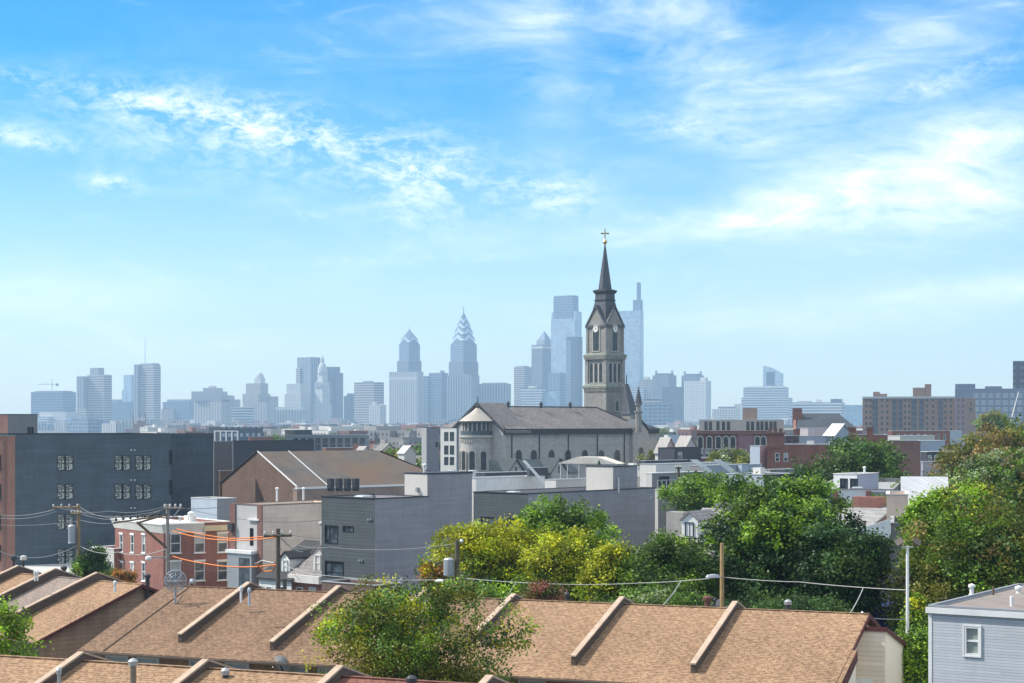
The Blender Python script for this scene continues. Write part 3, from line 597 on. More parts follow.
for px in (511.5, 539, 568, 597, 624):
    t = ch.along(px, 1, ch.v); MB().tube([(.14, t, 0), (.14, t, H-.5)], .13, 6).build('downspout', DKC, cr)
MB().box(0, 0, H-1.35, .1, L, H-.75).box(0, 0, 11.6, .07, L, 11.85).build('string_course', STONE_L, cr)
for px, py in ((508, 404.5), (541, 404), (570, 405)):     # roof ventilators
    D = 410+(px-500)*.25; o = MB().ring([(.3, 0), (.3, .8), (.6, .9), (.1, 1.5)], 8).build('ventilator', DKC, cr)
    P = Vector((wx(px, D), D, 0))-ch.C; o.location = (P.dot(ch.u), P.dot(ch.v), RZ-.3)
# choir gable and rounded apse with a glazed loggia under a cone
ax = (ch.along(480, 1, ch.u), -3.2)
g = MB(); hw = 8.2; gx = ax[0]
g.add([(gx-hw, -.9, 0), (gx+hw, -.9, 0), (gx+hw, -.9, H-.4), (gx, -.9, RZ+.1), (gx-hw, -.9, H-.4), (gx-hw, .1, 0), (gx+hw, .1, 0), (gx+hw, .1, H-.4), (gx, .1, RZ+.1), (gx-hw, .1, H-.4)], [(0, 1, 2, 3, 4), (1, 6, 7, 2), (0, 4, 9, 5)])
g.build('choir_wall', ST, cr)
MB().prism([(gx-hw-.5, H-.5), (gx, RZ+.25), (gx+hw+.5, H-.5), (gx+hw+.5, H), (gx, RZ+.75), (gx-hw-.5, H)], 'y', -.8, 7.5).build('choir_roof', SLT, cr); MB().prism([(gx-hw-.6, H-.6), (gx, RZ+.2), (gx+hw+.6, H-.6), (gx+hw+.6, H+.1), (gx, RZ+.85), (gx-hw-.6, H+.1)], 'y', -1.25, -.8).build('rake_board', DKC, cr)
ap = MB(); r0 = 3.75; c0 = (ch.along(477, 1, ch.u)+2.2, -1.9)
ap.ring([(r0+.35, 0), (r0+.35, 4), (r0, 4.3), (r0, 13.3), (r0+.35, 13.6), (r0+.35, 14.1)], 28, c0); ap.build('apse_wall', ST, cr)
lo = MB(); lo.ring([(r0+.05, 14.1), (r0+.05, 15.0), (r0-.5, 15.05), (r0-.5, 16.8), (r0+.4, 16.9), (r0+.4, 17.2)], 28, c0); lo.build('loggia', plain('verdigris_band', (.07, .085, .09), .6, .3), cr)
pi = MB(); gl2 = MB()
for k in range(16):
    a = -PI+k*PI/10-.5
    x, y = c0[0]+(r0-.42)*math.cos(a), c0[1]+(r0-.42)*math.sin(a); pi.box(x-.13, y-.13, 15, x+.13, y+.13, 16.85)
pi.build('loggia_column', STONE_L, cr)
MB().ring([(r0+.5, 17.2), (r0+.35, 17.35), (r0*.5, 18.9), (.25, 20.2)], 28, c0).build('apse_roof', plain('pale_zinc', (.42, .37, .31), .4, .12, .6, .3), cr)
MB().ring([(.28, 20.1), (.5, 20.5), (.25, 20.8), (.12, 21.1), (.1, 22.6)], 8, c0).build('finial', DKC, cr)
for aa, hh in ((-62, 1), (-95, 0), (-25, 0), (-125, 0)):
    a = R(aa); o = bpy.data.objects.new('window', window_mesh(1.3, 4.2, 'arch')[0]); COL.objects.link(o); o.parent = cr
    o.location = (c0[0]+(r0+.12)*math.cos(a)+.65*math.sin(a), c0[1]+(r0+.12)*math.sin(a)-.65*math.cos(a), 6.4); o.rotation_euler = (0, 0, a+PI/2)
    p = bpy.data.objects.new('pane', window_mesh(1.3, 4.2, 'arch')[1]); COL.objects.link(p); p.parent = o
cb = MB()
for k in range(22):
    a = -PI+k*PI/21*1.05; x, y = c0[0]+(r0+.1)*math.cos(a), c0[1]+(r0+.1)*math.sin(a); cb.box(x-.12, y-.12, 12.5, x+.12, y+.12, 13.1)
cb.build('corbel_band', STONE_L, cr)
# bell tower
ty = (Vector((wx(606, 438), 438, 0))-ch.C).dot(ch.v)+3.4; tx = (Vector((wx(606, 438), 438, 0))-ch.C).dot(ch.u)-3.4
Zt = lambda py: wz(py, 438)
tb = MB()
def sq(m, h, z0, z1, H2=None, mi=0): h2 = h if H2 is None else H2; m.frustum(tx-h, ty-h, tx+h, ty+h, z0, tx-h2, ty-h2, tx+h2, ty+h2, z1, mi)
sq(tb, 3.6, 0, Zt(390)); sq(tb, 3.1, Zt(390), Zt(325)); 
for sx_ in (-1, 1):
    for sy in (-1, 1):      # corner buttresses
        tb.box(tx+sx_*2.95-.5, ty+sy*2.95-.5, 0, tx+sx_*2.95+.5, ty+sy*2.95+.5, Zt(357)-.5); tb.box(tx+sx_*2.95-.33, ty+sy*2.95-.33, Zt(357), tx+sx_*2.95+.33, ty+sy*2.95+.33, Zt(325))
tw = tb.build('tower', ST2, cr)
cn = MB(); sq(cn, 3.45, Zt(357.5), Zt(356.5), 3.75); sq(cn, 3.75, Zt(356.5), Zt(354.5)); sq(cn, 3.75, Zt(354.5), Zt(352.5), 3.2)
sq(cn, 3.5, Zt(389.5), Zt(388), 3.9); sq(cn, 3.9, Zt(388), Zt(386)); sq(cn, 3.9, Zt(386), Zt(383.8), 3.4)
cn.build('cornice', GRN, tw)
for (z0, z1, rr_) in ((Zt(357.8), Zt(356.2), 3.65), (Zt(390.2), Zt(388.2), 3.7)):
    m2 = MB()
    for f in range(18):
        t = -3.4+f*6.8/17; m2.box(tx+rr_-.1, ty+t-.12, z0-.3, tx+rr_+.1, ty+t+.12, z1); m2.box(tx+t-.12, ty-rr_-.1, z0-.3, tx+t+.12, ty-rr_+.1, z1)
    m2.build('corbel_band', ST2, tw)
def tw_open(face, t, z0, wd, h, name='opening', clock=False):
    ms = window_mesh(wd, h, 'arch'); o = bpy.data.objects.new('window', ms[0]); COL.objects.link(o); o.parent = tw
    if face == 'f': o.location = (tx+t-wd/2, ty-3.1-.03, z0)
    else: o.location = (tx+3.1+.03, ty+t-wd/2, z0); o.rotation_euler = (0, 0, PI/2)
    p = bpy.data.objects.new('louvre', ms[1]); COL.objects.link(p); p.parent = o
    return o
for f in ('f', 's'):
    for t in (-1.55, 0, 1.55): tw_open(f, t, Zt(382.5), 1.1, Zt(362.5)-Zt(382.5))
    tw_open(f, 0, Zt(350.5), 2.0, Zt(324.5)-Zt(350.5)); 
    ck = MB().ring([(.8, 0), (.8, .12)], 20).build('clock_face', plain('clock_dial', (.7, .68, .62), .5, .05), tw)
    hd = MB().box(-.04, -.02, .125, .04, .75, .15).box(-.02, -.04, .125, .5, .04, .15).build('clock_hand', BLACK, ck)
    if f == 'f': ck.location = (tx, ty-3.27, Zt(328.5)); ck.rotation_euler = (PI/2, 0, 0)
    else: ck.location = (tx+3.27, ty, Zt(328.5)); ck.rotation_euler = (PI/2, 0, PI/2)
# small lancet low on the right face
ms = window_mesh(1.1, 2.6, 'arch'); o = bpy.data.objects.new('window', ms[0]); COL.objects.link(o); o.parent = tw; o.location = (tx+3.64, ty-.3, Zt(411)); o.rotation_euler = (0, 0, PI/2); p = bpy.data.objects.new('pane', ms[1]); COL.objects.link(p); p.parent = o
# gables and broach spire
gb = MB(); zg0, zg1 = Zt(324.5), Zt(308)
hG = 2.6
for sx_, ax_ in ((-1, 'y'), (1, 'y'), (-1, 'x'), (1, 'x')):
    P = [(-3.15, zg0-.2), (3.15, zg0-.2), (0, zg1)]
    if ax_ == 'y': gb.prism([(tx+p[0], p[1]) for p in P], 'y', ty+sx_*3.12-.12, ty+sx_*3.12+.12)
    else: gb.prism([(ty+p[0], p[1]) for p in P], 'x', tx+sx_*3.12-.12, tx+sx_*3.12+.12)
gb.build('gable', ST2, tw)
sp = MB(); zt = Zt(300); q = 1.7
sp.frustum(tx-3.0, ty-3.0, tx+3.0, ty+3.0, zg0-.3, tx-q, ty-q, tx+q, ty+q, zt)
for sx_ in (-1, 1):      # small ridged roofs running out over each gable
    for ax_ in 'xy':
        base = [(-3.4, zg0-.6), (0, zg1+.35), (3.4, zg0-.6), (3.4, zg0-.1), (0, zg1+.9), (-3.4, zg0-.1)]
        a0, a1 = sorted((sx_*1.1, sx_*3.45))
        if ax_ == 'y': sp.prism([(tx+p[0], p[1]) for p in base], 'y', ty+a0, ty+a1)
        else: sp.prism([(ty+p[0], p[1]) for p in base], 'x', tx+a0, tx+a1)
sp.frustum(tx-q, ty-q, tx+q, ty+q, zt, tx-q*.98, ty-q*.98, tx+q*.98, ty+q*.98, Zt(292))
sp.build('spire_base', SLD, tw)
c2 = MB(); sq(c2, q+.05, Zt(292.5), Zt(290.5), q+.38); sq(c2, q+.38, Zt(290.5), Zt(289)); sq(c2, q+.3, Zt(289), Zt(288), 1.4); sq(c2, 1.9, Zt(299.5), Zt(298.6)); c2.build('spire_cornice', DKC, tw)
MB().ring([(1.75, Zt(288.3)), (.12, Zt(242))], 8, (tx, ty), rot=PI/8).build('spire', SLD, tw)
GOLD = plain('gilded_metal', (.5, .36, .14), .4, .1, 2, .8)
MB().ring([(.12, Zt(243)), (.3, Zt(242)), (.62, Zt(240)), (.3, Zt(238)), (.15, Zt(237))], 10, (tx, ty)).build('ball', GOLD, tw)
k = MB(); d = .1; k.box(tx-d, ty-d, Zt(237.5), tx+d, ty+d, Zt(226.5))
e = .72; k.add([(tx-e, ty-e, Zt(232.2)), (tx+e, ty+e, Zt(232.2)), (tx+e, ty+e, Zt(230.6)), (tx-e, ty-e, Zt(230.6)), (tx-e-.1, ty-e+.1, Zt(232.2)), (tx+e-.1, ty+e+.1, Zt(232.2)), (tx+e-.1, ty+e+.1, Zt(230.6)), (tx-e-.1, ty-e+.1, Zt(230.6))], [(0, 1, 2, 3), (4, 7, 6, 5), (0, 4, 5, 1), (3, 2, 6, 7), (0, 3, 7, 4), (1, 5, 6, 2)])
k.build('cross', GOLD, tw)
# roofs right of the tower: turret, pinnacle, side gable
P = Vector((wx(630, 436), 436, 0))-ch.C; qx, qy = P.dot(ch.u), P.dot(ch.v)
MB().box(qx-1.4, qy-1.4, 0, qx+1.4, qy+1.4, wz(414.5, 436)).build('stair_turret', ST2, cr)
MB().frustum(qx-1.55, qy-1.6, qx+1.5, qy+1.5, wz(414.5, 436), qx-1.3, qy-.7, qx-.9, qy+.5, wz(384, 436)).build('turret_roof', SLD, cr)
MB().ring([(.15, wz(386, 436)), (.12, wz(376, 436)), (.02, wz(374, 436))], 6, (qx-1.1, qy)).build('finial', DKC, cr)
P = Vector((wx(638.5, 428), 428, 0))-ch.C; qx, qy = P.dot(ch.u), P.dot(ch.v); Zp = lambda y: wz(y, 428)
MB().ring([(.75, Zp(432)), (.75, Zp(413)), (1.0, Zp(412.5)), (1.0, Zp(411))], 8, (qx, qy)).ring([(.55, Zp(411)), (.55, Zp(405.5)), (.85, Zp(405)), (.85, Zp(403.5))], 8, (qx, qy)).build('pinnacle', ST2, cr)
MB().ring([(.9, Zp(403.5)), (.06, Zp(386.5))], 8, (qx, qy)).build('pinnacle_roof', SLD, cr)
t0, t1 = ch.along(630.5, 1, ch.v), ch.along(646, 1, ch.v); tm = (t0+t1)/2
MB().prism([(t0, 0), (t1, 0), (t1, 14.8), (tm, 17.2), (t0, 14.8)], 'x', -3, .75).build('transept_wall', ST, cr)
MB().prism([(t0-.6, 14.5), (tm, 17.25), (t1+.6, 14.5), (t1+.6, 14.95), (tm, 17.7), (t0-.6, 14.95)], 'x', -9, 1.1).build('transept_roof', SLD, cr)
ms = window_mesh(1.6, 3.6, 'arch'); o = bpy.data.objects.new('window', ms[0]); COL.objects.link(o); o.parent = cr; o.location = (.8, tm-.8, 7.4); o.rotation_euler = (0, 0, PI/2); p = bpy.data.objects.new('pane', ms[1]); COL.objects.link(p); p.parent = o
MB().add([(.6, Lr-6, H+.52), (.7, L+.2, H+.52), (-w, L+.2, H+.52), (-w, Lr-6, H+.52), (-w*.55, Lr-6, 18.6), (-w*.55, L-2, 18.6)], [(0, 1, 5, 4), (1, 2, 5), (2, 3, 4, 5)]).build('lower_roof', SLD, cr)
ch.root['label'] = 'big grey stone church with a slate roof and a tall pointed bell tower'

# rectory and lower chapel beside it
b = B('rectory', 'white walled rectory with paired windows left of the church apse', 'rectory', 440.5, 456.5, 459, 385, 428, 35, plain('white_render', (.62, .6, .55), .85, .12, .4), plain('grey_render', (.22, .22, .24), .85), RF_DARK, trim=DKC, curb=.3)
b.grid('f', 443.5, 455, 2, (432, 445.5), 1.15, 1.9, 'dark'); b.grid('f', 443.5, 455, 2, (457,), 1.15, 1.7, 'dark'); b.finish()
b = B('rectory_wing', 'grey flat roofed stair wing with a dark cornice left of the white rectory', 'annex', 421.5, 426.5, 439.5, 378, 427.5, 43, plain('light_grey_render', (.4, .39, .38), .85, .1, .4), plain('grey_render', (.22, .22, .24), .85), RF_DARK, trim=DKC)
b.win('s', 435.5, 442, 438, 447, 'dark'); b.finish()
Z = lambda y, D: wz(y, D)
an = B('chapel', 'low chapel with dark slate lean-to roof and small white gables before the church', 'chapel', 499, 506, 578, 372, 473.5, A45, ST, ST, kind='none', w=3)
r = an.root; mb = MB().box(-4.5, 0, 0, 0, an.L, an.H); mb.build('wall', ST, r)
MB().prism([(.5, an.H-.1), (-4.6, an.H+2.7), (-4.6, an.H)], 'y', -.4, an.L+.3).build('roof', slate('chapel_slate', (.04, .055, .058), .35), r)
for px in (513, 556):
    t = an.along(px, 1, an.v); MB().prism([(t-2.4, 0), (t+2.4, 0), (t+2.4, an.H+.1), (t, an.H+2.7), (t-2.4, an.H+.1)], 'x', -2.5, .9).build('gable', STONE_L, r)
    MB().prism([(t-2.8, an.H-.3), (t, an.H+2.75), (t+2.8, an.H-.3), (t+2.8, an.H-.02), (t, an.H+3.05), (t-2.8, an.H-.02)], 'x', -4.4, 1.2).build('gable_roof', slate('chapel_gable_slate', (.035, .045, .048), .35), r)
    MB().box(.9, t-.25, an.H-.2, .97, t+.25, an.H+1.3).build('window', GLS, r)
# ---------------------------------------------------------------- middle distance, left half
NAVY = siding('charcoal_stucco', (.08, .1, .118), .6, .85, .12, False, .93); NAVY2 = plain('navy_stucco', (.075, .078, .09), .9, .12, .3)
GREYR = plain('grey_stucco', (.24, .23, .225), .9, .15, .4); PALEB = plain('pale_blue_panel', (.42, .47, .53), .6, .1, .5)
b = B('apartment_building', 'large charcoal stucco apartment block with paired windows', 'apartment building', 7.9, 8, 171, 215, 434.5, 58, NAVY, NAVY, RF_DARK, w=13, trim=plain('black_coping', (.03, .03, .032), .5))
FR = 'darkx'
for y in (455.5, 484.5, 514.5, 549):
    for x0 in (58.5, 65.8, 116, 123, 136.5, 143.7):
        if y > 540 and x0 > 100: continue
        b.win('s', x0, y, x0+6, y+13, FR, size=(1.1, 1.8))
for y in (446, 476): b.win('s', 170.0, y+4, 170.9, y+16, 'dark', size=(.4, 1.8))
r = b.finish()
lo = None
for y in (450, 480, 508):
    for px in (131, 134.5):
        t, z = b.hit('s', px, y); MB().box(0, t-.07, z-.07, .16, t+.07, z+.07).build('wall_vent', WHITE, r)
b2 = B('apartment_building', 'windowless charcoal stair block at the end of the large apartment block', 'apartment building', 169.8, 170.3, 213.5, 236, 434, 58, NAVY, NAVY, RF_DARK, trim=plain('black_coping', (.03, .03, .032), .5)); b2.finish()
b = B('brick_building', 'orange brick corner building with green capping beside the charcoal block', 'apartment building', -14, 7.7, 8.3, 195, 436, 15, BR_ORANGE, BR_ORANGE, RF_DARK, L=1.5, trim=plain('green_coping', (.12, .25, .19), .6))
for y in (455, 484, 514, 545): b.win('f', -8, y, 1.2, y+14, 'dark', size=(1.1, 1.7))
r = b.finish(); t, z = b.hit('f', 4.6, 450); MB().box(t-.2, -.06, 0, t+.15, 0, 15).build('drainpipe', BR_DARK, r)
b = B('stair_tower', 'grey stair house with a square opening behind the charcoal block roof', 'building', -20, 8, 37.5, 236, 414.5, 43, BR_DARK, GREYR, RF_DARK, trim=DKC); b.win('s', 27.5, 427, 33.5, 435.5, 'darkbig'); b.finish()
t = MB()
r = b.root
for i in range(9): pass
b = B('warehouse', 'brown grey windowless wall block right of the charcoal apartments', 'warehouse', 213, 214, 234, 292, 441.5, 43, GREYR, plain('taupe_stucco', (.15, .135, .135), .9, .12, .3), RF_DARK); b.finish()
b = B('warehouse', 'long navy windowless block behind the brown hall roof', 'warehouse', 232, 233.5, 314, 285, 441, 55, NAVY2, NAVY2, RF_DARK, trim=BLACK); b.finish()
b = B('shed', 'small dark brown brick outbuilding with a pale coping beside the gable', 'shed', 219, 220, 237, 245, 471, 43, BR_BROWN, BR_BROWN, RF_TAN); b.finish()
# brown brick hall with big pitched roof
Ha = B('hall', 'brown brick hall with a large weathered pitched roof', 'hall', 222, 294.5, 452, 232, 485.5, 47, BR_BROWN, BR_TAN, kind='none')
w, L, H = Ha.w, Ha.L, Ha.H; RZ = wz(452.0, Ha.D+w*.36); r = Ha.root
mb = MB(); mb.box(-w, 0, 0, 0, L, H); mb.add([(0, .001, H), (-w, .001, H), (-w/2, .001, RZ)], [(0, 1, 2)]); mb.add([(0, L, H), (-w, L, H), (-w/2, L-6, RZ)], [(0, 1, 2)]); mb.build('wall', BR_BROWN, r)
hm = NT('hall_roof_felt', .85); hm.col(hm.mix(hm.ramp(hm.noise(.12, 5), .40, .62), hm.mix(hm.ramp(hm.noise(.5, 6), .35, .7), (.10, .09, .083), (.15, .13, .112)), (.16, .105, .07))); hx, hy, hz_ = hm.sep()
MB().add([(.5, 0, H-.2), (.5, L+.3, H-.2), (-w/2, L-7, RZ+.05), (-w/2, 0, RZ+.05), (-w-.5, 0, H-.2), (-w-.5, L+.3, H-.2)], [(0, 1, 2, 3), (3, 2, 5, 4), (1, 5, 2)]).build('roof', hm.mat, r)
k = MB(); sl = (RZ-H)/(w/2)
k.prism([(.5, H-.2), (-w/2, RZ+.05), (-w/2, RZ+.17), (.5, H-.04)], 'y', -.07, .07); k.build('rake_coping', WHITE, r); MB().prism([(-w-.5, H-.2), (-w/2, RZ+.05), (-w/2, RZ+.22), (-w-.5, H)], 'y', -.14, .14).build('rake_coping', DKC, r)
k = MB(); k.prism([(.55, H-.22), (-w/2, RZ+.06), (-w/2, RZ+.15), (.55, H-.1)], 'y', 4.95, 5.03); k.build('roof_divider', WHITE, r)
MB().box(.05, 0, H-.5, .7, L, H-.22).build('gutter', WHITE, r)
for i in range(2): pass
b = B('flat_annex', 'low tan brick annex with a white roof along the brown hall', 'annex', 293, 297, 446, 222, 489.5, 47, BR_TAN, BR_TAN, RF_WHITE, zb=0, trim=COPE, curb=.15); b.finish(); AX = b
def vent_pipe(label, px, yt, yb, D, r=.12, m=WHITE, hood=True, name='vent_pipe'):
    z0, z1 = wz(yb, D), wz(yt, D); o = MB().ring([(r, z0-.25), (r, z1)], 10, (0, 0))
    if hood: o.ring([(r*1.7, z1-.02), (r*1.7, z1+r*.9), (r*.4, z1+r*1.7)], 10)
    o = o.build(name, m, None, (wx(px, D), D, 0), 0, False); return tag(o, label, 'vent pipe')
def rooftop_unit(label, px0, px1, yt, yb, D, a=43, m=METAL, group=None):
    wd = (px1-px0)/F*D*.95; h = wz(yt, D)-wz(yb, D)
    r = empty('air_conditioner', (wx(px0, D), D, wz(yb, D)), -R(a), label, 'air conditioner', group)
    dp = wd*.75
    MB().box(0, 0, .1, wd, dp, h).box(.05, .05, -.2, .15, dp, .1).box(wd-.15, .05, -.2, wd-.05, dp, .1).build('casing', m, r)
    g = MB(); n = 7
    for i in range(n): z = .18+(h-.3)*i/n; g.box(.08, -.025, z, wd-.08, 0, z+(h-.3)/n*.5)
    g.build('grille', DKMET, r); MB().ring([(min(wd, dp)*.36, h), (min(wd, dp)*.36, h+.03)], 14, (wd/2, dp/2)).build('fan_guard', DKMET, r)
    return r
for i in range(4):
    D = 216+i*1.5; rooftop_unit('dark air conditioner, %s in the row of four beside the brown hall' % ('leftmost', 'second from left', 'second from right', 'rightmost')[i], 327+i*8.3, 333.5+i*8.3, 478.5, 489.5, D, 47, DKMET, 'dark air conditioners beside the hall')
# silver panelled house
b = B('metal_house', 'pale metal clad flat roofed house behind the red brick corner', 'house', 191, 217, 236, 214, 499, 43, PALEB, plain('grey_panel', (.3, .29, .29), .8, .12, .3), RF_TAN, trim=plain('white_coping', (.6, .6, .58), .6)); b.finish()
# beige three storey house
BEI = siding('beige_stucco', (.8, .62, .47), .45, .9, .08, False, .96)
b = B('town_house', 'beige three storey house with brick pilasters and a pale metal bay', 'house', 230.5, 262, 345, 176, 505.5, 43, plain('beige_panel', (.47, .45, .43), .8, .1, .3), BEI, RF_TAN, trim=plain('brown_coping', (.16, .1, .08), .7))
b.win('f', 250, 528, 253.5, 546, 'dark', size=(.5, 1.7)); r = b.finish()
t0, _ = b.hit('f', 230.5, 505); t1, _ = b.hit('f', 236, 505); MB().box(t0+.02, -.12, 0, t1, 0, b.H-.01).build('pilaster', BR_DARK, r)
t0, _ = b.hit('f', 258, 505); MB().box(t0, -.12, 0, .1, 0, b.H-.01).build('pilaster', BR_DARK, r)
t0, z = b.hit('f', 233, 552); t1, _ = b.hit('f', 257, 556); MB().box(t0, -.7, 0, t1, 0, z).build('bay', METAL, r); MB().box(t0-.15, -.85, z, t1+.15, -.13, z+.3).build('canopy', WHITE, r)
MB().box(t1-1.9, -.74, .5, t1-.3, -.7, z-.4).build('door', GLS, r); t0, z0 = b.hit('f', 249, 519); MB().box(t0, -.2, z0-.15, t0+1.7, 0, z0+.05).build('ledge', WHITE, r)
t0, z = b.hit('f', 233, 530); MB().box(t0-.35, -.42, z, t0+.35, -.12, z+.7).build('wall_unit', DKMET, r)
vent_pipe('thin white pipe on the beige house roof, left of two', 277, 489, 504, 184, .11); vent_pipe('thin white pipe on the beige house roof, right of two', 303.5, 489, 503, 190, .11)
# corner brick row
br = B('corner_house', 'red brick corner house with a white cornice and tall white windows', 'house', 115, 163.5, 230, 180, 524, 55, BR_RED, BR_RED, RF_WHITE, trim=WHITE, curb=.3)
for y in (536, 564):
    for x0 in (119.2, 130.2, 141.5): br.win('f', x0, y-2+(.6 if x0 > 125 else 0), x0+4.6, y+17, 'sashsill', size=(.8, 1.8))
    for x0 in (171.5, 195.5, 218.5): br.win('s', x0, y-1.5-(x0-171)*.012, x0+8, y+16.5, 'sashsill', size=(1.1, 1.85))
r = br.finish(); H = br.H; w, L = br.w, br.L
k = MB(); n = .35
k.frustum(-w-.05, -.05, .05, L-3, H-.95, -w-n, -n, n, L-3, H-.1); k.box(-w-n-.05, -n-.05, H-.1, n+.05, L-3, H-.001); k.build('cornice', plain('cream_cornice', (.66, .63, .57), .8, .1, .5), r)
MB().box(-.01, L-3, H-.85, .3, L, H-.3).build('cornice', plain('yellow_cornice', (.55, .47, .3), .8, .1, .5), r)
vent_pipe('short white pipe on the white roof of the brick corner house', 191, 514.5, 521, 183, .2); 
b = B('porch', 'low white roofed porch house left of the brick corner house', 'house', 91, 114, 116, 188, 549, 40, plain('cream_wall', (.5, .47, .42), .85), BR_RED, RF_WHITE, L=6, trim=WHITE); b.win('f', 107, 560, 111.5, 570, 'sash'); b.finish()
# grey siding town houses
GFS = siding('green_grey_siding', (.07, .082, .085), .28, .75, .08); GSS = siding('slate_siding', (.3, .285, .3), .22, .85, .09, False, .95)
b = B('town_house', 'tall slate grey siding house with dark green grey front, stair bulkhead on top', 'house', 321.5, 375, 428, 146, 499, 43, GFS, GSS, RF_TAN, trim=BLACK)
b.win('f', 325, 525, 338, 543.5, 'darkbig'); b.win('f', 343, 525.5, 353.5, 532, 'dark'); b.win('f', 325, 560, 344, 577, 'darkbig'); b.win('f', 368, 577, 373.5, 590, 'dark'); r = b.finish()
yb, _ = b.hit('s', 427, 500); H2 = wz(472, 150)
for px, py in ((369, 519.5), (371.5, 519.5), (360, 560.5), (362.5, 560.5)):
    t, z = b.hit('f', px, py); b.pb('wall_vent', 'f', t-.07, t+.07, z-.07, z+.07, 0, .12, METAL)
t1 = b.along(472, 1, b.v); ts = b.along(425.5, 1, b.v); wb = 2.6
MB().box(-b.w*.42, b.L, 0, 0, t1, H2-.2).build('rear_wall', GSS, r); MB().box(-b.w*.42-.05, b.L-.05, H2-.2, .05, t1+.05, H2-.1).build('coping', BLACK, r)
PNL = plain('pale_panel', (.52, .49, .45), .8, .08, .3)
MB().box(-b.w*.42, b.L-.06, b.H+.0, -.03, b.L-.005, H2-.25).build('bulkhead_wall', PNL, r)
MB().box(-b.w*.42+1.55, b.L-.35, H2-1.7, -b.w*.42+1.75, b.L-.06, H2-1.3).build('lamp', METAL, r)
P = b.C+b.v*(b.L+.5)-b.u*.4
vent_pipe('forked white pipe on the bulkhead of the tall grey house', 424.5, 465.5, 472.5, 152, .1)
b = B('town_house', 'wide slate grey flat roofed house with a pale stair bulkhead', 'house', 473.5, 528, 655, 172, 494, 40, GFS, GSS, RF_TAN, trim=BLACK)
b.win('f', 481, 516.5, 494.5, 526, 'dark'); b.win('f', 507, 517.5, 519, 528, 'dark'); r = b.finish()
bx0 = b.along(613.5, 1, b.v); bx1 = b.along(637.5, 1, b.v); zt = wz(467, 172+bx0*.75)
MB().box(-3.4, bx0, b.H-.3, -.03, bx1, zt).build('bulkhead', GSS, r); MB().box(-3.4, bx0-.05, b.H-.3, -.03, bx0-.003, zt).build('bulkhead_wall', PNL, r); MB().box(-3.46, bx0-.1, zt, .03, bx1+.05, zt+.1).build('coping', BLACK, r)
t = b.along(617.5, 1, b.v); MB().tube([(.12, t, zt-2.6), (.12, t, zt-1.1)], .09, 6).build('drainpipe', WHITE, r)
# small houses at the foot of the grey house
b = B('row_house', 'small white house with black roof and dormer below the beige wall', 'house', 259, 291.5, 292, 158, 580, 43, siding('white_siding', (.6, .6, .58), .25), BR_RED, kind='gx', rise=2.9, rm=slate('black_shingles', (.03, .031, .034), .25), L=11)
b.win('f', 266, 586, 272, 597, 'sash', size=(.8, 1.3)); b.win('f', 280, 586, 286, 597, 'sash', size=(.8, 1.3)); r = b.finish()
def dormer(r, x, y0, z0, w, h, dl, mw, mr, style='sash'):
    MB().prism([(x, z0), (x+w, z0), (x+w, z0+h), (x+w/2, z0+h+w*.4), (x, z0+h)], 'y', y0, y0+dl).build('dormer', mw, r)
    MB().prism([(x-.15, z0+h-.12), (x+w/2, z0+h+w*.4), (x+w+.15, z0+h-.12), (x+w+.15, z0+h), (x+w/2, z0+h+w*.4+.14), (x-.15, z0+h)], 'y', y0-.15, y0+dl).build('dormer_roof', mr, r)
    ms = window_mesh(w*.55, h*.8, style); o = bpy.data.objects.new('window', ms[0]); COL.objects.link(o); o.parent = r; o.location = (x+w*.22, y0-.06, z0+.1)
    for nm, me in zip(('pane', 'blind'), ms[1:]): c = bpy.data.objects.new(nm, me); COL.objects.link(c); c.parent = o
dormer(r, -b.w*.55, .9, b.H+.4, 1.1, 1.4, 3.2, WHITE, BLACK)
b = B('row_house', 'small red brick house with a white cornice and cream dormer', 'house', 291.5, 322.5, 323, 156, 577, 43, BR_RED, BR_RED, kind='gx', rise=2.7, rm=slate('grey_shingles', (.2, .18, .17), .25), L=10)
b.win('f', 296, 587, 303, 597, 'sash', size=(.9, 1.3)); b.win('f', 309, 587, 316, 597, 'sash', size=(.9, 1.3)); r = b.finish()
MB().box(-b.w, -.45, b.H-.6, 0, -.02, b.H+.05).build('cornice', OFFW, r); dormer(r, -b.w*.5, .7, b.H+.3, 1.3, 1.7, 3, plain('cream_wall', (.5, .47, .42), .85), slate('grey_shingles', (.2, .18, .17), .25))
MB().box(-b.w+.1, 3.2, b.H, -b.w+1.4, 4.6, b.H+4.3).build('chimney', plain('grey_stucco_pale', (.33, .31, .28), .9, .2, .8), r); MB().box(-b.w, 3.1, b.H+4.3, -b.w+1.5, 4.7, b.H+4.5).build('coping', OFFW, r)
b = B('shed', 'low brown brick shed at the foot of the tall grey house', 'shed', 322, 375, 380, 140, 586, 40, BR_BROWN, BR_BROWN, RF_DARK, L=3); b.finish()
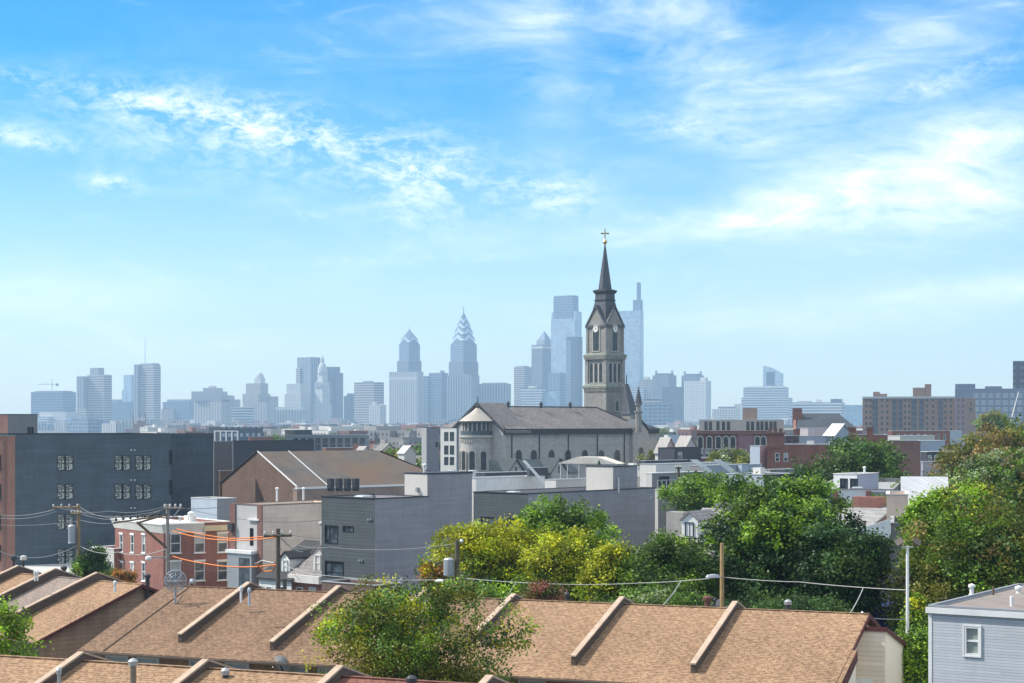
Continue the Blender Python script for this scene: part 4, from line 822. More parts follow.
# rooftop clutter in front of the church
def deckbox(name, label, cat, pl, pc, pr, D, yt, yb, m1, m2=None, a=43, roof=RF_WHITE, trim=COPE):
    b = B(name, label, cat, pl, pc, pr, D, yt, a, m1, m2 or m1, roof, curb=.12, trim=trim); b.finish(); return b
deckbox('row_house', 'low flat house with a white roof behind the wide grey house, left end', 'house', 455, 476, 545, 240, 478.5, 500, OFFW, WHITE)
deckbox('row_house', 'dark clad roof storey with a white rim left of the skylight ramp', 'house', 476, 485, 536, 262, 473, 480, NAVY2, NAVY2)
deckbox('row_house', 'dark roof storey carrying a white sloping skylight ramp', 'house', 527, 529, 548, 250, 468, 482, NAVY2, NAVY2)
o = MB(); D = 249
o.prism([(0, 0), (2.9, 3.2), (3.3, 3.2), (.4, 0)], 'y', 0, 2.0); o = o.build('skylight_ramp', WHITE, None, (wx(547, D), D-1.5, wz(484, D)), -R(15)); o.rotation_euler[2] = R(178); tag(o, 'white sloping stair cover on the dark roof storey', 'stair cover')
deckbox('row_house', 'long low house with a bright white roof before the canopy', 'house', 545, 556, 648, 232, 480, 500, OFFW, PNL)
deckbox('row_house', 'cream flat roofed house in front of the church transept', 'house', 612, 640, 690, 262, 469, 480, plain('cream_wall', (.5, .47, .42), .85), OFFW)
r = empty('roof_canopy', (wx(560, 246), 246, wz(479, 246)), -R(20), 'white roof deck canopy on thin posts before the church', 'canopy')
for x in (0, 2.6, 5.2, 7.8):
    for y in (0, 3): MB().box(x, y, -2, x+.1, y+.1, 2.1).build('post', WHITE, r)
MB().prism([(-.3, 2.1), (8.2, 2.1), (5.4, 3.0), (2.5, 3.0)], 'y', -.3, 3.4).build('roof', plain('canvas', (.62, .56, .48), .9), r); MB().box(0, 0, .4, 7.9, .05, .5).box(0, 0, -.2, 7.9, .05, -.1).build('railing', METAL, r)
o = MB().ring([(.25, 0), (.45, .6), (.38, 2.0), (.05, 2.9)], 8).build('cypress', plain('cypress_leaf', (.03, .06, .02), .9, .5, 3), None, (wx(599, 242), 242, wz(482, 242))); tag(o, 'small potted cypress standing by the white roof canopy', 'plant')
deckbox('row_house', 'low house with a tan flat roof close behind the brown hall roof end', 'house', 430, 442, 472, 330, 474, 480, OFFW, GREYR)
for i, (px, D, nm) in enumerate(((448, 300, 'on the tan roof left of the apse'), (468, 300, 'below the apse of the church'), (604, 262, 'on the cream roof under the church windows'), (622, 268, 'on the cream roof near the transept'))):
    rooftop_unit('small white rooftop unit '+nm, px, px+8, 466.5 if i > 1 else 470, 470.5 if i > 1 else 475, D, 43, WHITE)
# left distance: below the clock tower
b = B('long_building', 'long grey blue flat building with a row of small windows below the clock tower', 'building', 286, 369, 372, 520, 435, -6, plain('blue_grey_wall', (.17, .185, .2), .9), GREYR, RF_DARK, L=20)
b.grid('f', 292, 366, 10, (438,), 1.4, 1.6, 'dark'); b.grid('f', 292, 366, 10, (444.5,), 1.4, 1.6, 'dark'); b.finish()
deckbox('stair_tower', 'dark roof box on the long grey blue building, at its left', 'building', 285, 294, 312, 526, 430, 436, DKC, plain('charcoal_wall', (.07, .075, .085), .9))
deckbox('building', 'dark blue low building with window band behind the white frame', 'building', 209, 222, 263, 760, 427, 440, NAVY2, facade('low_dark', (.1, .12, .15), (.3, .33, .36), 3.6, 4, .4, .5), 30)
r = empty('steel_frame', (wx(214, 620), 620, 0), -R(20), 'white painted open frame structure before the dark blue building', 'frame')
for i in range(5): MB().box(i*2.2, 0, 0, i*2.2+.35, .35, wz(431.5, 620)).build('post', WHITE, r)
MB().box(0, 0, wz(431.5, 620), 9.15, .35, wz(430.6, 620)).build('beam', WHITE, r)
deckbox('building', 'long low red brick block right of the white frame', 'building', 248, 250, 273, 560, 437, 445, BR_RED, BR_RED, 30, RF_DARK)
for (px0, px1, D, yt, nm, mm) in ((374, 396, 420, 450.5, 'grey pitched roof house among trees left of the rectory', 'g'), (398, 416, 400, 453, 'white roofed pitched house next to the rectory wing', 'w'), (354, 372, 380, 454, 'white eaved house just over the brown hall roof', 'w2')):
    b = B('house', nm, 'house', px0, px0+(px1-px0)*.35, px1, D, yt, 43, OFFW, PNL, kind='gx', rise=1.5, rm={'g': slate('grey_shingles', (.2, .18, .17), .25), 'w': RF_WHITE, 'w2': RF_TAN}[mm]); b.finish()
deckbox('row_house', 'low dark brick house with rooftop clutter left of the white eaved house', 'house', 322, 326, 353, 360, 448, 455, BR_DARK, BR_DARK)
# ---------------------------------------------------------------- middle distance, right half
BLU = plain('blue_grey_panel', (.36, .4, .45), .75, .1, .5); LIL = plain('lilac_stucco', (.42, .4, .45), .85, .1, .5)
b = B('town_house', 'dark navy three storey house with a stair window right of the church', 'house', 658, 674.5, 699, 300, 448, 35, NAVY2, NAVY2, RF_DARK, L=9, trim=BLACK); b.win('s', 678, 452, 682, 458, 'sash'); b.finish()
deckbox('town_house', 'long dark blue low house with a pale roof rim in front of the navy house', 'house', 640, 645, 688, 285, 461, 466, NAVY2, NAVY2, 43, RF_GREY)
for (a0, a1, a2, D, y, rise, nm) in ((655, 664, 676, 340, 452, 2.6, 'cream hip roofed house behind the navy house'), (674, 684, 698, 350, 450, 2.6, 'cream gabled house between the navy house and the purple brick school')):
    b = B('house', nm, 'house', a0, a1, a2, D, y, 43, OFFW, PNL, kind='gx', rise=rise, rm=RF_TAN); b.finish()
deckbox('building', 'low white box building near the horizon right of the transept', 'building', 664, 668, 681, 700, 435, 440, WHITE, PALEB)
# purple brick school
PUR = brick('purple_brick', (.2, .075, .08), (.15, .058, .062), (.24, .16, .15)); b = B('school', 'ornate purple brick Victorian building with white arched window hoods', 'school', 697, 769, 772, 330, 431.5, 7, PUR, PUR, RF_DARK, L=12, trim=BR_DARK)
for px in (700.5, 709.5, 718.5, 726, 733, 757.5, 763.5):
    t, z = b.hit('f', px, 434.5); ms = window_mesh(.85, 2.1, 'arch'); o = bpy.data.objects.new('window', ms[0]); COL.objects.link(o); o.parent = b.root; o.location = (t-.42, -.14, z-2.5)
    p = bpy.data.objects.new('pane', ms[1]); COL.objects.link(p); p.parent = o
for px in (701, 707, 712.5, 718.5, 726, 733, 757.5, 763.5): b.win('f', px-1.5, 449, px+1.5, 459, 'sash', size=(.8, 1.6))
r = b.finish(); t0, z = b.hit('f', 736.5, 432.5); t1 = b.tx('f', 753); b.pb('blank_panel', 'f', t0, t1, z-4.6, z-.1, 0, .12, plain('mauve_render', (.27, .15, .16), .9, .12, .5))
b.pb('string_course', 'f', -b.w, 0, b.H-4.9, b.H-4.6, 0, .14, OFFW); b.pb('cornice', 'f', -b.w, 0, b.H-.5, b.H-.05, 0, .3, BR_DARK)
for px in (715, 737, 754): t0 = b.tx('f', px); b.pb('pilaster', 'f', t0-.25, t0+.25, 0, b.H, 0, .18, PUR)
b = B('school_block', 'beige concrete block with tall dark window strips and a roof box', 'building', 699, 784, 786, 420, 420, 8, plain('beige_concrete', (.5, .44, .38), .9, .1, .3), PNL, RF_WHITE, L=16, trim=WHITE)
for px in (706, 710.5, 718, 723.5, 728.5, 748, 752.5, 758, 762, 766.5, 771, 775): b.win('f', px-1.3, 421.5, px+1.3, 430.5, 'dark', size=(.7, 2.0))
r = b.finish(); t0 = b.tx('f', 742.5); t1 = b.tx('f', 757); MB().box(t0, 4, b.H-.4, t1, 9, b.H+2.8).build('roof_box', BR_TAN, r)
# white box, red brick hall
deckbox('bulkhead_house', 'plain white box house left of the red brick pier', 'house', 750, 760, 767, 262, 446, 466, PALEB, LIL)
b = B('brick_building', 'red brick building with a tall corner pier and two small windows', 'building', 767, 856, 858, 255, 445, 9, BR_RED, BR_RED, RF_WHITE, L=11, trim=COPE)
for px in (777.5, 786): b.win('f', px-2.2, 453, px+2.2, 461.5, 'sash', size=(.65, 1.2))
r = b.finish(); t1 = b.tx('f', 784); H2 = wz(434, 257); b.pb('corner_pier', 'f', -b.w+.02, t1, b.H-.4, H2, -3, .12, BR_RED); b.pb('pier_cap', 'f', -b.w-.2, t1+.2, H2, H2+.25, -3.2, .45, BR_DARK)
for px in (766, 791, 812, 833): b.pb('pilaster', 'f', b.tx('f', px+2), b.tx('f', px+4), 0, b.H, 0, .15, BR_RED)
for i in (0, .5, 1): t = -b.w+.2+i*(t1+b.w-.9); MB().box(t, -.3, H2+.25, t+.5, .3, H2+.8).build('finial', BR_DARK, r)
deckbox('town_house', 'pale blue grey flat roofed addition behind the red brick building', 'house', 784, 796, 850, 290, 436.5, 445, BLU, BLU)
deckbox('town_house', 'pinkish white roof storey next to the slate hipped roof', 'house', 800, 808, 827, 300, 428, 437, plain('pink_stucco', (.5, .42, .42), .9), plain('pink_stucco', (.5, .42, .42), .9))
b = B('house', 'pale blue shed with a bright white sloping roof behind the red brick building', 'house', 824, 834, 850, 296, 436, 30, BLU, BLU, kind='gx', rise=1.9, rm=RF_WHITE, L=9); b.finish()
deckbox('roof_box', 'dark glazed roof box above the red brick corner pier', 'building', 784, 787, 799, 276, 436, 444, DKC, GLS)
b = B('slate_house', 'brick house with a dark slate hipped roof and a stepped chimney gable', 'house', 796, 856, 858, 400, 429, 9, BR_RED, BR_RED, kind='none', L=12)
r = b.root; w, L, H = b.w, b.L, b.H; MB().box(-w, 0, 0, 0, L, H).build('wall', BR_RED, r); zr = wz(413.5, 405)
MB().add([(-w, -.4, H), (.3, -.4, H), (.3, L+.4, H), (-w, L+.4, H), (-w+.5, L/2, zr), (-3.6, L/2, zr)], [(0, 1, 5, 4), (1, 2, 5), (2, 3, 4, 5), (3, 0, 4)]).build('roof', slate('blue_slate', (.055, .066, .08), .4), r)
MB().prism([(-.4, 0), (L+.4, 0), (L+.4, H), (L/2+1.6, zr-1), (L/2+1.6, zr+1.2), (L/2-1.6, zr+1.2), (L/2-1.6, zr-1), (-.4, H)], 'x', -w-.6, -w).build('gable_wall', BR_RED, r)
MB().prism([(-w-.6, H), (-w+2.2, H), (-w+1.4, H+1.5), (-w+1.3, zr+1.2), (-w-1.0+.2, zr+1.2), (-w-.8, H+1.5)], 'y', L/2-2.4, L/2-1.7).build('chimney_gable', BR_RED, r)
b = B('brick_building', 'long dark red windowless brick building with chimney piers', 'warehouse', 850, 887, 889, 275, 435, 10, BR_RED, BR_DARK, RF_DARK, L=12)
r = b.finish()
for px in (851.8, 870): t = b.tx('f', px); b.pb('pier', 'f', t-.45, t+.45, 0, b.H+.9, -.5, .2, BR_RED); b.pb('pier_cap', 'f', t-.6, t+.6, b.H+.9, b.H+1.2, -.6, .35, BR_DARK)
b = B('brick_building', 'brown brick blank party wall building stepping down to the dark grey house', 'warehouse', 887.6, 920.5, 922, 262, 441, 12, brick('brown_red_brick', (.25, .11, .08), (.19, .085, .06)), BR_BROWN, RF_WHITE, L=10); b.finish()
# brown apartment slab far right
TB = facade('x', (.1, .1, .1), (.1, .1, .1)); SLB = plain('tan_brick_slab', (.31, .2, .15), .9, .08, .1); SLP = plain('purple_brown_panel', (.16, .12, .13), .9, .08, .1)
b = B('apartment_slab', 'brown brick apartment slab with dark vertical strips and a roof tower', 'apartment building', 862.5, 955, 956, 900, 396.5, 12, SLB, SLB, RF_GREY, L=18, curb=.6)
strips = [(872.5, 877.5), (892.5, 896.5), (898.5, 902), (911.5, 916), (919.3, 923.5), (938.5, 942.5)]
ys = [398.8+5.85*i for i in range(6)]
for px in (866.3, 871-.5, 882, 887.3, 905, 909, 927, 933, 945.5, 951):
    for y in ys: b.win('f', px-.8, y, px+.8, y+2.9, 'dark', size=(1.0, 1.4))
r = b.finish()
for p0, p1 in strips: b.pb('window_strip', 'f', b.tx('f', p0), b.tx('f', p1), 0, b.H-.9, 0, .35, facade('strip', (.15, .14, .16), (.05, .06, .08), 2.9, 1.7, .6, .8))
b.pb('parapet_band', 'f', -b.w, 0, b.H-.9, b.H-.05, 0, .5, COPE)
for p0, p1, yy in ((913, 926, 387.5), (925, 931.5, 384), (873, 879.5, 391.5), (879, 887, 393.5)): MB().box(b.tx('f', p0), 5, b.H-.6, b.tx('f', p1), 13, wz(yy, 905)).build('roof_box', SLB, r)
b = B('apartment_wing', 'brown brick end wing of the apartment slab with a dark crest sign', 'apartment building', 955.6, 966, 975.3, 896, 397.5, 30, SLP, SLB, RF_GREY)
b.grid('f', 956, 965.5, 2, ys, .8, 1.4, 'dark'); r = b.finish(); t, z = b.hit('s', 970.8, 402); MB().box(.02, t-2, z-3.4, .12, t+2, z-2.8).box(.02, t-1.6, z-4.5, .12, t+1.6, z-3.7).box(.02, t-.9, z-1.8, .12, t+.9, z).build('sign', DKC, r)
# blue grey loft building
LOF = plain('blue_grey_brick', (.19, .225, .29), .85, .12, .1)
b = B('loft_building', 'long blue grey loft building with rows of big white framed windows', 'apartment building', 955, 1045, 1046, 980, 388.5, 15, LOF, LOF, RF_DARK, L=20, curb=.6)
for y in (393.5, 400.5, 407.2, 413.8, 420.2):
    for i in range(10): px = 974+i*7.2; b.win('f', px, y, px+4.8, y+3.9, 'lofty', size=(2.6, 2.2))
r = b.finish(); MB().box(b.tx('f', 1013), 1, b.H-.6, b.tx('f', 1030), 12, wz(361, 985)).build('tower', facade('loft_dark', (.1, .11, .13), (.1, .12, .16), 3.5, 4, .5, .5), r)
for p0, p1, yy in ((955, 975, 383.5), (985, 1002, 386)): MB().box(b.tx('f', p0), 5, b.H-.6, b.tx('f', p1), 13, wz(yy, 985)).build('roof_box', LOF, r)
o = MB().tube([(0, 0, 0), (4.5, 1, 16)], [.35, .2], 4); o = o.build('crane_boom', OFFW, None, (wx(1009, 800), 800, wz(428, 800))); tag(o, 'pale leaning crane boom in front of the blue grey lofts', 'crane')
# white roofs and terraces left of the big right trees
for i, (a0, a1, a2, D, y, m1, m2, nm) in enumerate((
    (888, 892, 950, 420, 431, BR_DARK, BR_RED, 'long red brick row with a white roof below the brown apartments'),
    (888, 900, 935, 360, 436, OFFW, PNL, 'white walled low house below the apartment slab'),
    (905, 916, 945, 330, 441, GREYR, BLU, 'grey house with a snowy white roof beyond the brown party wall'),
    (921, 927, 951, 235, 452, NAVY2, NAVY2, 'dark grey house with white trimmed windows beyond the brown wall'),
    (921, 923, 940, 228, 462, LIL, LIL, 'small lilac walled house under the dark grey house'),
    (930, 937, 962, 520, 431, PALEB, BLU, 'pale blue flat house beside the little far tree'))):
    b = B('row_house', nm, 'house', a0, a1, a2, D, y, 43, m1, m2, RF_WHITE, trim=WHITE, curb=.2)
    if i == 3:
        for px in (929.5, 936, 943): b.win('s', px-1.8, 455, px+1.8, 460.5, 'sash')
    if i == 0: b.grid('s', 895, 948, 8, (434,), 1.0, 1.5, 'sash')
    b.finish()
# centre right: modern flat houses with ramps
b = B('town_house', 'grey glazed roof storey under a long white flat roof by the utility post', 'house', 646, 652, 705, 205, 473.5, 43, PNL, GREYR, RF_WHITE, trim=WHITE, curb=.2); b.win('s', 659, 477, 669, 487, 'darkbig'); b.finish()
b = B('terrace_house', 'lower house with a railed terrace and grey walls behind the leafy treetops', 'house', 654, 658, 700, 198, 490, 43, PNL, GREYR, RF_GREY, trim=WHITE, curb=.2); r = b.finish()
k = MB(); 
for i in range(14): k.box(-.12, i*.8, b.H, -.06, i*.8+.06, b.H+1)
k.box(-.13, 0, b.H+1, -.05, 11, b.H+1.08).build('railing', METAL, r)
deckbox('row_house', 'cream low roofed house stretching behind the utility post', 'house', 640, 656, 730, 228, 464.5, 470, OFFW, OFFW)
b = deckbox('town_house', 'pale grey row house with two white sloping stair ramps on its wall', 'house', 690, 706, 762, 218, 466, 480, GREYR, BLU)
for px, nm in ((699, 'left'), (722, 'right')):
    D = 216; o = MB().prism([(-2.9, 2.2), (0, 0), (.9, 0), (-2.0, 2.2)], 'y', 0, .5).build('stair_cover', WHITE, None, (wx(px+14, D), D-2, wz(478, D)), 0); tag(o, f'white sloping stair cover, {nm} one of the pair on the pale grey row house', 'stair cover')
deckbox('town_house', 'small white roof cabin on the pale grey row house', 'house', 738, 742, 749, 222, 464.5, 474, PALEB, PALEB)
deckbox('town_house', 'grey blue walled house ending the pale row, dark entrance side', 'house', 722, 764, 800, 200, 475, 490, BLU, NAVY2)
deckbox('row_house', 'white roofed low house between the pale row and the spreading tree', 'house', 760, 770, 812, 225, 470, 478, PNL, GREYR)
# white mid house and the wall row in front
b = B('roof_house', 'small white roof house with two dark windows and a lilac side wall', 'house', 833.5, 857, 874.5, 172, 474.5, 35, WHITE, LIL, RF_WHITE, trim=plain('cream_cornice', (.66, .63, .57), .8, .1, .5), L=5)
b.win('f', 840, 478.5, 847.5, 489, 'dark'); b.win('f', 851.5, 478.5, 857-1, 489, 'dark', size=(.75, 1.0)); r = b.finish()
vent_pipe('white pipe on the small white roof house', 864.5, 468, 474, 175, .1)
b = B('row_house', 'row of rear walls in grey blue and white with brick chimneys between', 'row house', 812, 893, 905, 165, 490, 14, WHITE, GREYR, RF_GREY, trim=plain('brown_grey_coping', (.25, .22, .21), .8))
r = b.finish()
def fbox(b, p0, p1, yt, yb, d0, d1, m, name):
    t0, z1 = b.hit('f', p0, yt); t1, _ = b.hit('f', p1, yt); _, z0 = b.hit('f', (p0+p1)/2, yb); return MB().box(t0, -d1, z0, t1, -d0, z1).build(name, m, b.root)
fbox(b, 812, 832.5, 491, 530, 0, .08, siding('grey_blue_panel', (.25, .29, .34), .5, .7, .1, True), 'wall_panel'); fbox(b, 832.5, 838, 490.6, 530, 0, .3, BR_RED, 'brick_pier'); fbox(b, 866, 871, 490.6, 530, 0, .3, BR_RED, 'brick_pier'); fbox(b, 871, 893, 492, 530, 0, .08, GREYR, 'wall_panel')
# pitched roof house with brick chimney
b = B('house', 'house with a pale shingled pitched roof and brick stack among the trees', 'house', 826, 866, 889, 140, 527, 30, PNL, BR_TAN, kind='none', L=9)
r = b.root; w, L, H = b.w, b.L, b.H; zr = wz(507.5, 147)
MB().box(-w, 0, 0, 0, L, H).prism([(0.02, H), (L/2+1.5, zr-.1), (L, H)], 'x', -w, -.001).build('wall', BR_TAN, r)
MB().prism([(-.5, H-.25), (L/2+1.5, zr), (L+.4, H), (L+.4, H+.15), (L/2+1.5, zr+.18), (-.5, H-.08)], 'x', -w-.4, .35).build('roof', slate('pale_shingles', (.3, .29, .28), .25), r)
MB().prism([(-.5, H-.5), (L/2+1.5, zr-.3), (L/2+1.5, zr), (-.5, H-.2)], 'x', .36, .48).build('rake_board', BR_BROWN, r); MB().box(-w-.4, -.62, H-.35, .35, -.5, H-.1).build('gutter', WHITE, r)
MB().box(-w+.2, 5.4, H, -w+2.6, 6.6, zr+.9).build('chimney', BR_RED, r)
# pink stucco house and white shed
PK = plain('peach_stucco', (.78, .56, .43), .9, .15, .7)
b = B('house', 'peach stucco narrow house beside the white metal roofed house', 'house', 886.5, 908, 911, 133, 495, 12, PK, PK, RF_GREY, L=6, trim=OFFW); b.finish()
b = B('house', 'white house with a pale metal pitched roof behind the lime green tree', 'house', 904, 946, 949, 140, 506, 12, WHITE, WHITE, kind='gx', rise=2.0, rm=siding('white_metal_roof', (.42, .42, .43), .5, .5, .1, True), L=8); b.finish()
# rough grey wall building behind the flood light
CBL = stone('rough_block', (.2, .18, .165), .4, .2, .35)
b = B('garage', 'rough grey block building with a white stepped parapet behind the flood light', 'building', 866, 890.5, 893, 118, 535, 12, CBL, CBL, RF_WHITE, L=9, trim=COPE); b.finish(); 
b2 = B('garage', 'taller rough grey block building reaching toward the flood light', 'building', 890.7, 921, 923, 117.5, 524, 12, CBL, CBL, RF_DARK, L=9, trim=plain('concrete_coping', (.3, .29, .27), .9)); b2.finish()
o = MB().prism([(0, 0), (3.1, 0), (3.1, 1.25), (0, .25)], 'y', 0, .15).build('parapet_cap', WHITE, None, (wx(869, 117.3), 117.3, wz(536.5, 117.3)), -R(12)); o.parent = None
o.parent = b.root; o.location = (-1.6-1.45, -.16, b.H-.2); o.rotation_euler = (0, 0, 0); o.scale = (.98, 1, 1)
# grey shingled house with dormer
b = B('house', 'grey shingled house with a white dormer behind the green treetops', 'house', 672, 705, 722, 148, 552, 35, PNL, PNL, kind='none', L=11)
r = b.root; w, L, H = b.w, b.L, b.H; zr = wz(510, 154)
MB().box(-w, 0, 0, 0, L, H).prism([(0, H), (L/2, zr-.1), (L, H)], 'x', -w, -.001).build('wall', LIL, r)
gs = slate('dove_shingles', (.24, .225, .22), .25)
MB().prism([(-.4, H-.2), (L/2, zr), (L+.4, H-.2), (L+.4, H), (L/2, zr+.18), (-.4, H)], 'x', -w-.2, .5).build('roof', gs, r)
MB().prism([(-.5, H-.45), (L/2, zr-.1), (L/2, zr+.25), (-.5, H-.1)], 'x', .5, .64).build('rake_board', WHITE, r)
dormer(r, -w*.92, 1.2, H+1.0, 1.5, 1.5, 3.6, WHITE, gs, 'dark'); MB().box(-w-2.0, 2.5, 0, -w-.4, 3.7, zr-.1).build('chimney', plain('grey_stucco_pale', (.33, .31, .28), .9, .2, .8), r); MB().box(-w*.6, L/2-.5, zr-.2, -w*.6+1.8, L/2+.6, zr+.7).build('chimney', GREYR, r)
# ---------------------------------------------------------------- filler blocks between
rr = random.Random(11)
FK = [('brick', 'dark brick', BR_DARK, RF_WHITE), ('red', 'red brick', BR_RED, RF_WHITE), ('tan', 'tan', plain('tan_wall', (.34, .31, .28), .9), RF_GREY), ('grey', 'grey', GREYR, RF_WHITE), ('white', 'white', OFFW, RF_WHITE), ('dark', 'charcoal', NAVY2, RF_DARK)]
protos = {}
def filler(px, D, zone, hmax):
    k = rr.randrange(len(FK)); wd = rr.choice((6, 9, 14)) if D < 1300 else rr.choice((16, 24)); h = rr.choice((7.5, 9, 10.5)) if D < 900 else rr.choice((10, 12.5, 15)); h = min(h, hmax)
    key = (k, wd, h, rr.randrange(2))
    if key not in protos:
        nm, lab, m, rf = FK[k]; L = 13; mb = MB(); mb.box(-wd/2, 0, 0, wd/2, L, h-.4)
        mb.quad((-wd/2+.2, .2, h-.38), (wd/2-.2, .2, h-.38), (wd/2-.2, L-.2, h-.38), (-wd/2+.2, L-.2, h-.38), 1)
        for q in ((-wd/2, 0, wd/2, .2), (-wd/2, L-.2, wd/2, L), (-wd/2, .2, -wd/2+.2, L-.2), (wd/2-.2, .2, wd/2, L-.2)): mb.box(q[0], q[1], h-.4, q[2], q[3], h, 0)
        if key[3]: mb.box(-1, L*.5, h-.3, 1.6, L*.5+3, h+1.8, 0)
        gl_ = MB()
        wins = MB()
        for zi in range(int(h//3)):
            for xi in range(int(wd//2.4)):
                x = -wd/2+1+xi*2.4; z = 1+zi*3; mb.box(x, -.04, z, x+.9, 0, z+1.4, 2)
            for yi in range(4): mb.box(wd/2, 1.2+yi*3, 1+zi*3, wd/2+.04, 2.1+yi*3, 2.4+zi*3, 2)
        protos[key] = mb.mesh('row_house', [m, rf, GLS])
    o = bpy.data.objects.new('row_house', protos[key]); COL.objects.link(o); o.location = (wx(px, D), D, 0); o.rotation_euler[2] = -R(43+rr.choice((0, 0, 0, 90)))
    tag(o, f'{FK[k][1]} flat roofed row house far off {zone}', 'house', f'{FK[k][1]} row houses far off {zone}')
D = 430
while D < 3600:
    for px in np.arange(300, 445, 1820*9/D+3): filler(float(px)+rr.uniform(-2, 2), D*rr.uniform(.97, 1.03), 'left of the church rectory', 9 if D < 700 else 14)
    for px in np.arange(662, 1000, 1820*9/D+4):
        if D > 480: filler(float(px)+rr.uniform(-2, 2), D*rr.uniform(.97, 1.03), 'right of the church', 9 if D < 700 else 13)
    for px in np.arange(150, 300, 1820*14/D+4):
        if D > 900: filler(float(px)+rr.uniform(-2, 2), D*rr.uniform(.97, 1.03), 'beyond the charcoal apartments', 12)
    D *= 1.22 if D < 900 else 1.38
D = 0
# ---------------------------------------------------------------- near rows of shingled houses
SH_A = shingle('brown_shingles', (.27, .165, .10), (.165, .1, .063), (.36, .23, .145)); SH_B = shingle('tan_shingles', (.36, .22, .128), (.24, .145, .085), (.48, .31, .185)); SH_C = shingle('grey_tan_shingles', (.30, .235, .19), (.23, .18, .15), (.36, .29, .24)); SH_R = shingle('reddish_shingles', (.25, .1, .075), (.19, .08, .06), (.3, .14, .1))
TIM = siding('brown_wall_boards', (.34, .2, .11), .3, .85, .15, True); CAPW = plain('weathered_cap', (.46, .34, .25), .85, .2, 2); PARW = siding('parapet_boards', (.11, .078, .06), .2, .85, .15); GUT = plain('brown_gutter', (.12, .09, .07), .6); CREAM = plain('cream_siding', (.85, .76, .6), .8, .06, .4); BEIG = siding('beige_lap_siding', (.8, .67, .52), .2, .8, .06)
Bq_ = None
class Row:
    def __init__(s, px, D, ze, a, pitch, run):
        s.a = R(a); s.u = Vector((math.cos(s.a), -math.sin(s.a), 0)); s.v = Vector((math.sin(s.a), math.cos(s.a), 0)); s.O = Vector((wx(px, D), D, 0)); s.ze = ze; s.k = pitch; s.run = run; s.zr = ze+pitch*run
    def t_ridge(s, px):
        k = (px-CX)/F; P = s.O+s.v*s.run; return (k*P.y-P.x)/(s.u.x-k*s.u.y)
    def house(s, t0, t1, label, mroof, par=True, par0=.9, end0=False, end1=False, wm=TIM, wins=True, par_side=1, group=None):
        r = empty('row_house', s.O+s.u*t0, -s.a, label, 'row house', group); w = t1-t0; ze, zr, rn, k = s.ze, s.zr, s.run, s.k
        dp = rn*2; g = .01
        mb = MB(); mb.prism([(.35, 0), (dp-.35, 0), (dp-.35, ze+.1), (rn, zr-.12), (.35, ze+.1)], 'x', g, w-g); mb.build('wall', wm, r)
        o0 = .0; th = .09; 
        rf = MB()      # local x along the eave, so the shingle courses follow it
        n = 14; rq = random.Random(int(t0*10))
        rf.prism([(-.25, ze-.25*k), (rn, zr), (dp+.25, ze-.25*k), (dp+.25, ze-.25*k+th), (rn, zr+th), (-.25, ze-.25*k+th)], 'x', (-.3 if end0 else 0), w+(.3 if end1 else 0)); rf.build('roof', mroof, r)
        MB().box((-.3 if end0 else .01), rn-.1, zr+th-.02, w+(.3 if end1 else -.01), rn+.1, zr+th+.02).build('ridge_cap', mroof, r)
        MB().box(0, -.38, ze-.25*k-.03, w, -.27, ze-.25*k+.05).build('gutter', GUT, r)
        rqq = random.Random(int(t0*7)+3)
        if par:
            h = .33 if s is not Bq_ else .5; x0, x1 = w-.1, w+.1; b0 = par0+rqq.uniform(-.15, .15); h += rqq.uniform(-.04, .05)
            P = [(b0, ze+k*b0-.1), (rn, zr-.1), (dp-b0, ze+k*b0-.1), (dp-b0, ze+k*b0+h+th), (rn, zr+h+th-.1), (b0, ze+k*b0+h+th)]
            p = MB().prism(P, 'x', x0, x1).build('party_wall', PARW, r)
            P = [(b0-.05, ze+k*b0+h+th), (rn, zr+h+th-.1), (dp-b0+.05, ze+k*b0+h+th), (dp-b0+.05, ze+k*b0+h+th+.06), (rn, zr+h+th-.03), (b0-.05, ze+k*b0+h+th+.06)]
            MB().prism(P, 'x', x0-.02, x1+.02).build('coping', CAPW, p)
        if wins:
            for i, f in enumerate((.2, .58)):
                ms = window_mesh(1.2, 1.3, 'sash'); o = bpy.data.objects.new('window', ms[0]); COL.objects.link(o); o.parent = r; o.location = (w*f, .27, ze-1.5)
                for nm, me in zip(('pane', 'blind'), ms[1:]): c = bpy.data.objects.new(nm, me); COL.objects.link(c); c.parent = o
        for (q, ex) in ((end0, 0), (end1, 1)):
            if q:
                e = .34; xx = (-e, -.3) if ex == 0 else (w+.3, w+e)
                MB().prism([(-.3, ze-.22), (rn, zr-.1), (dp+.3, ze-.22), (dp+.3, ze-.03), (rn, zr+.1), (-.3, ze-.03)], 'x', *xx).build('rake_board', BR_DARK if ex == 0 else plain('maroon_trim', (.1, .03, .028), .7), r)
        return r
A = Row(515, 74.1, 6.7, 22.5, .323, 6.96)
bd = [A.t_ridge(p) for p in (172, 248.5, 338.7, 424, 513.6, 622, 735, 862)]
LA = ['brown shingled row house roof carrying the spoked dish, left end of the main row', 'brown shingled row house between the spoked dish house and the two pole house', 'brown shingled row house partly behind the front tree, left side', 'brown shingled row house mostly hidden by the front tree', 'tan shingled row house just right of the front tree', 'tan shingled row house in the middle of three open roofs', 'orange tan shingled row house at the right end with a stepped corner']
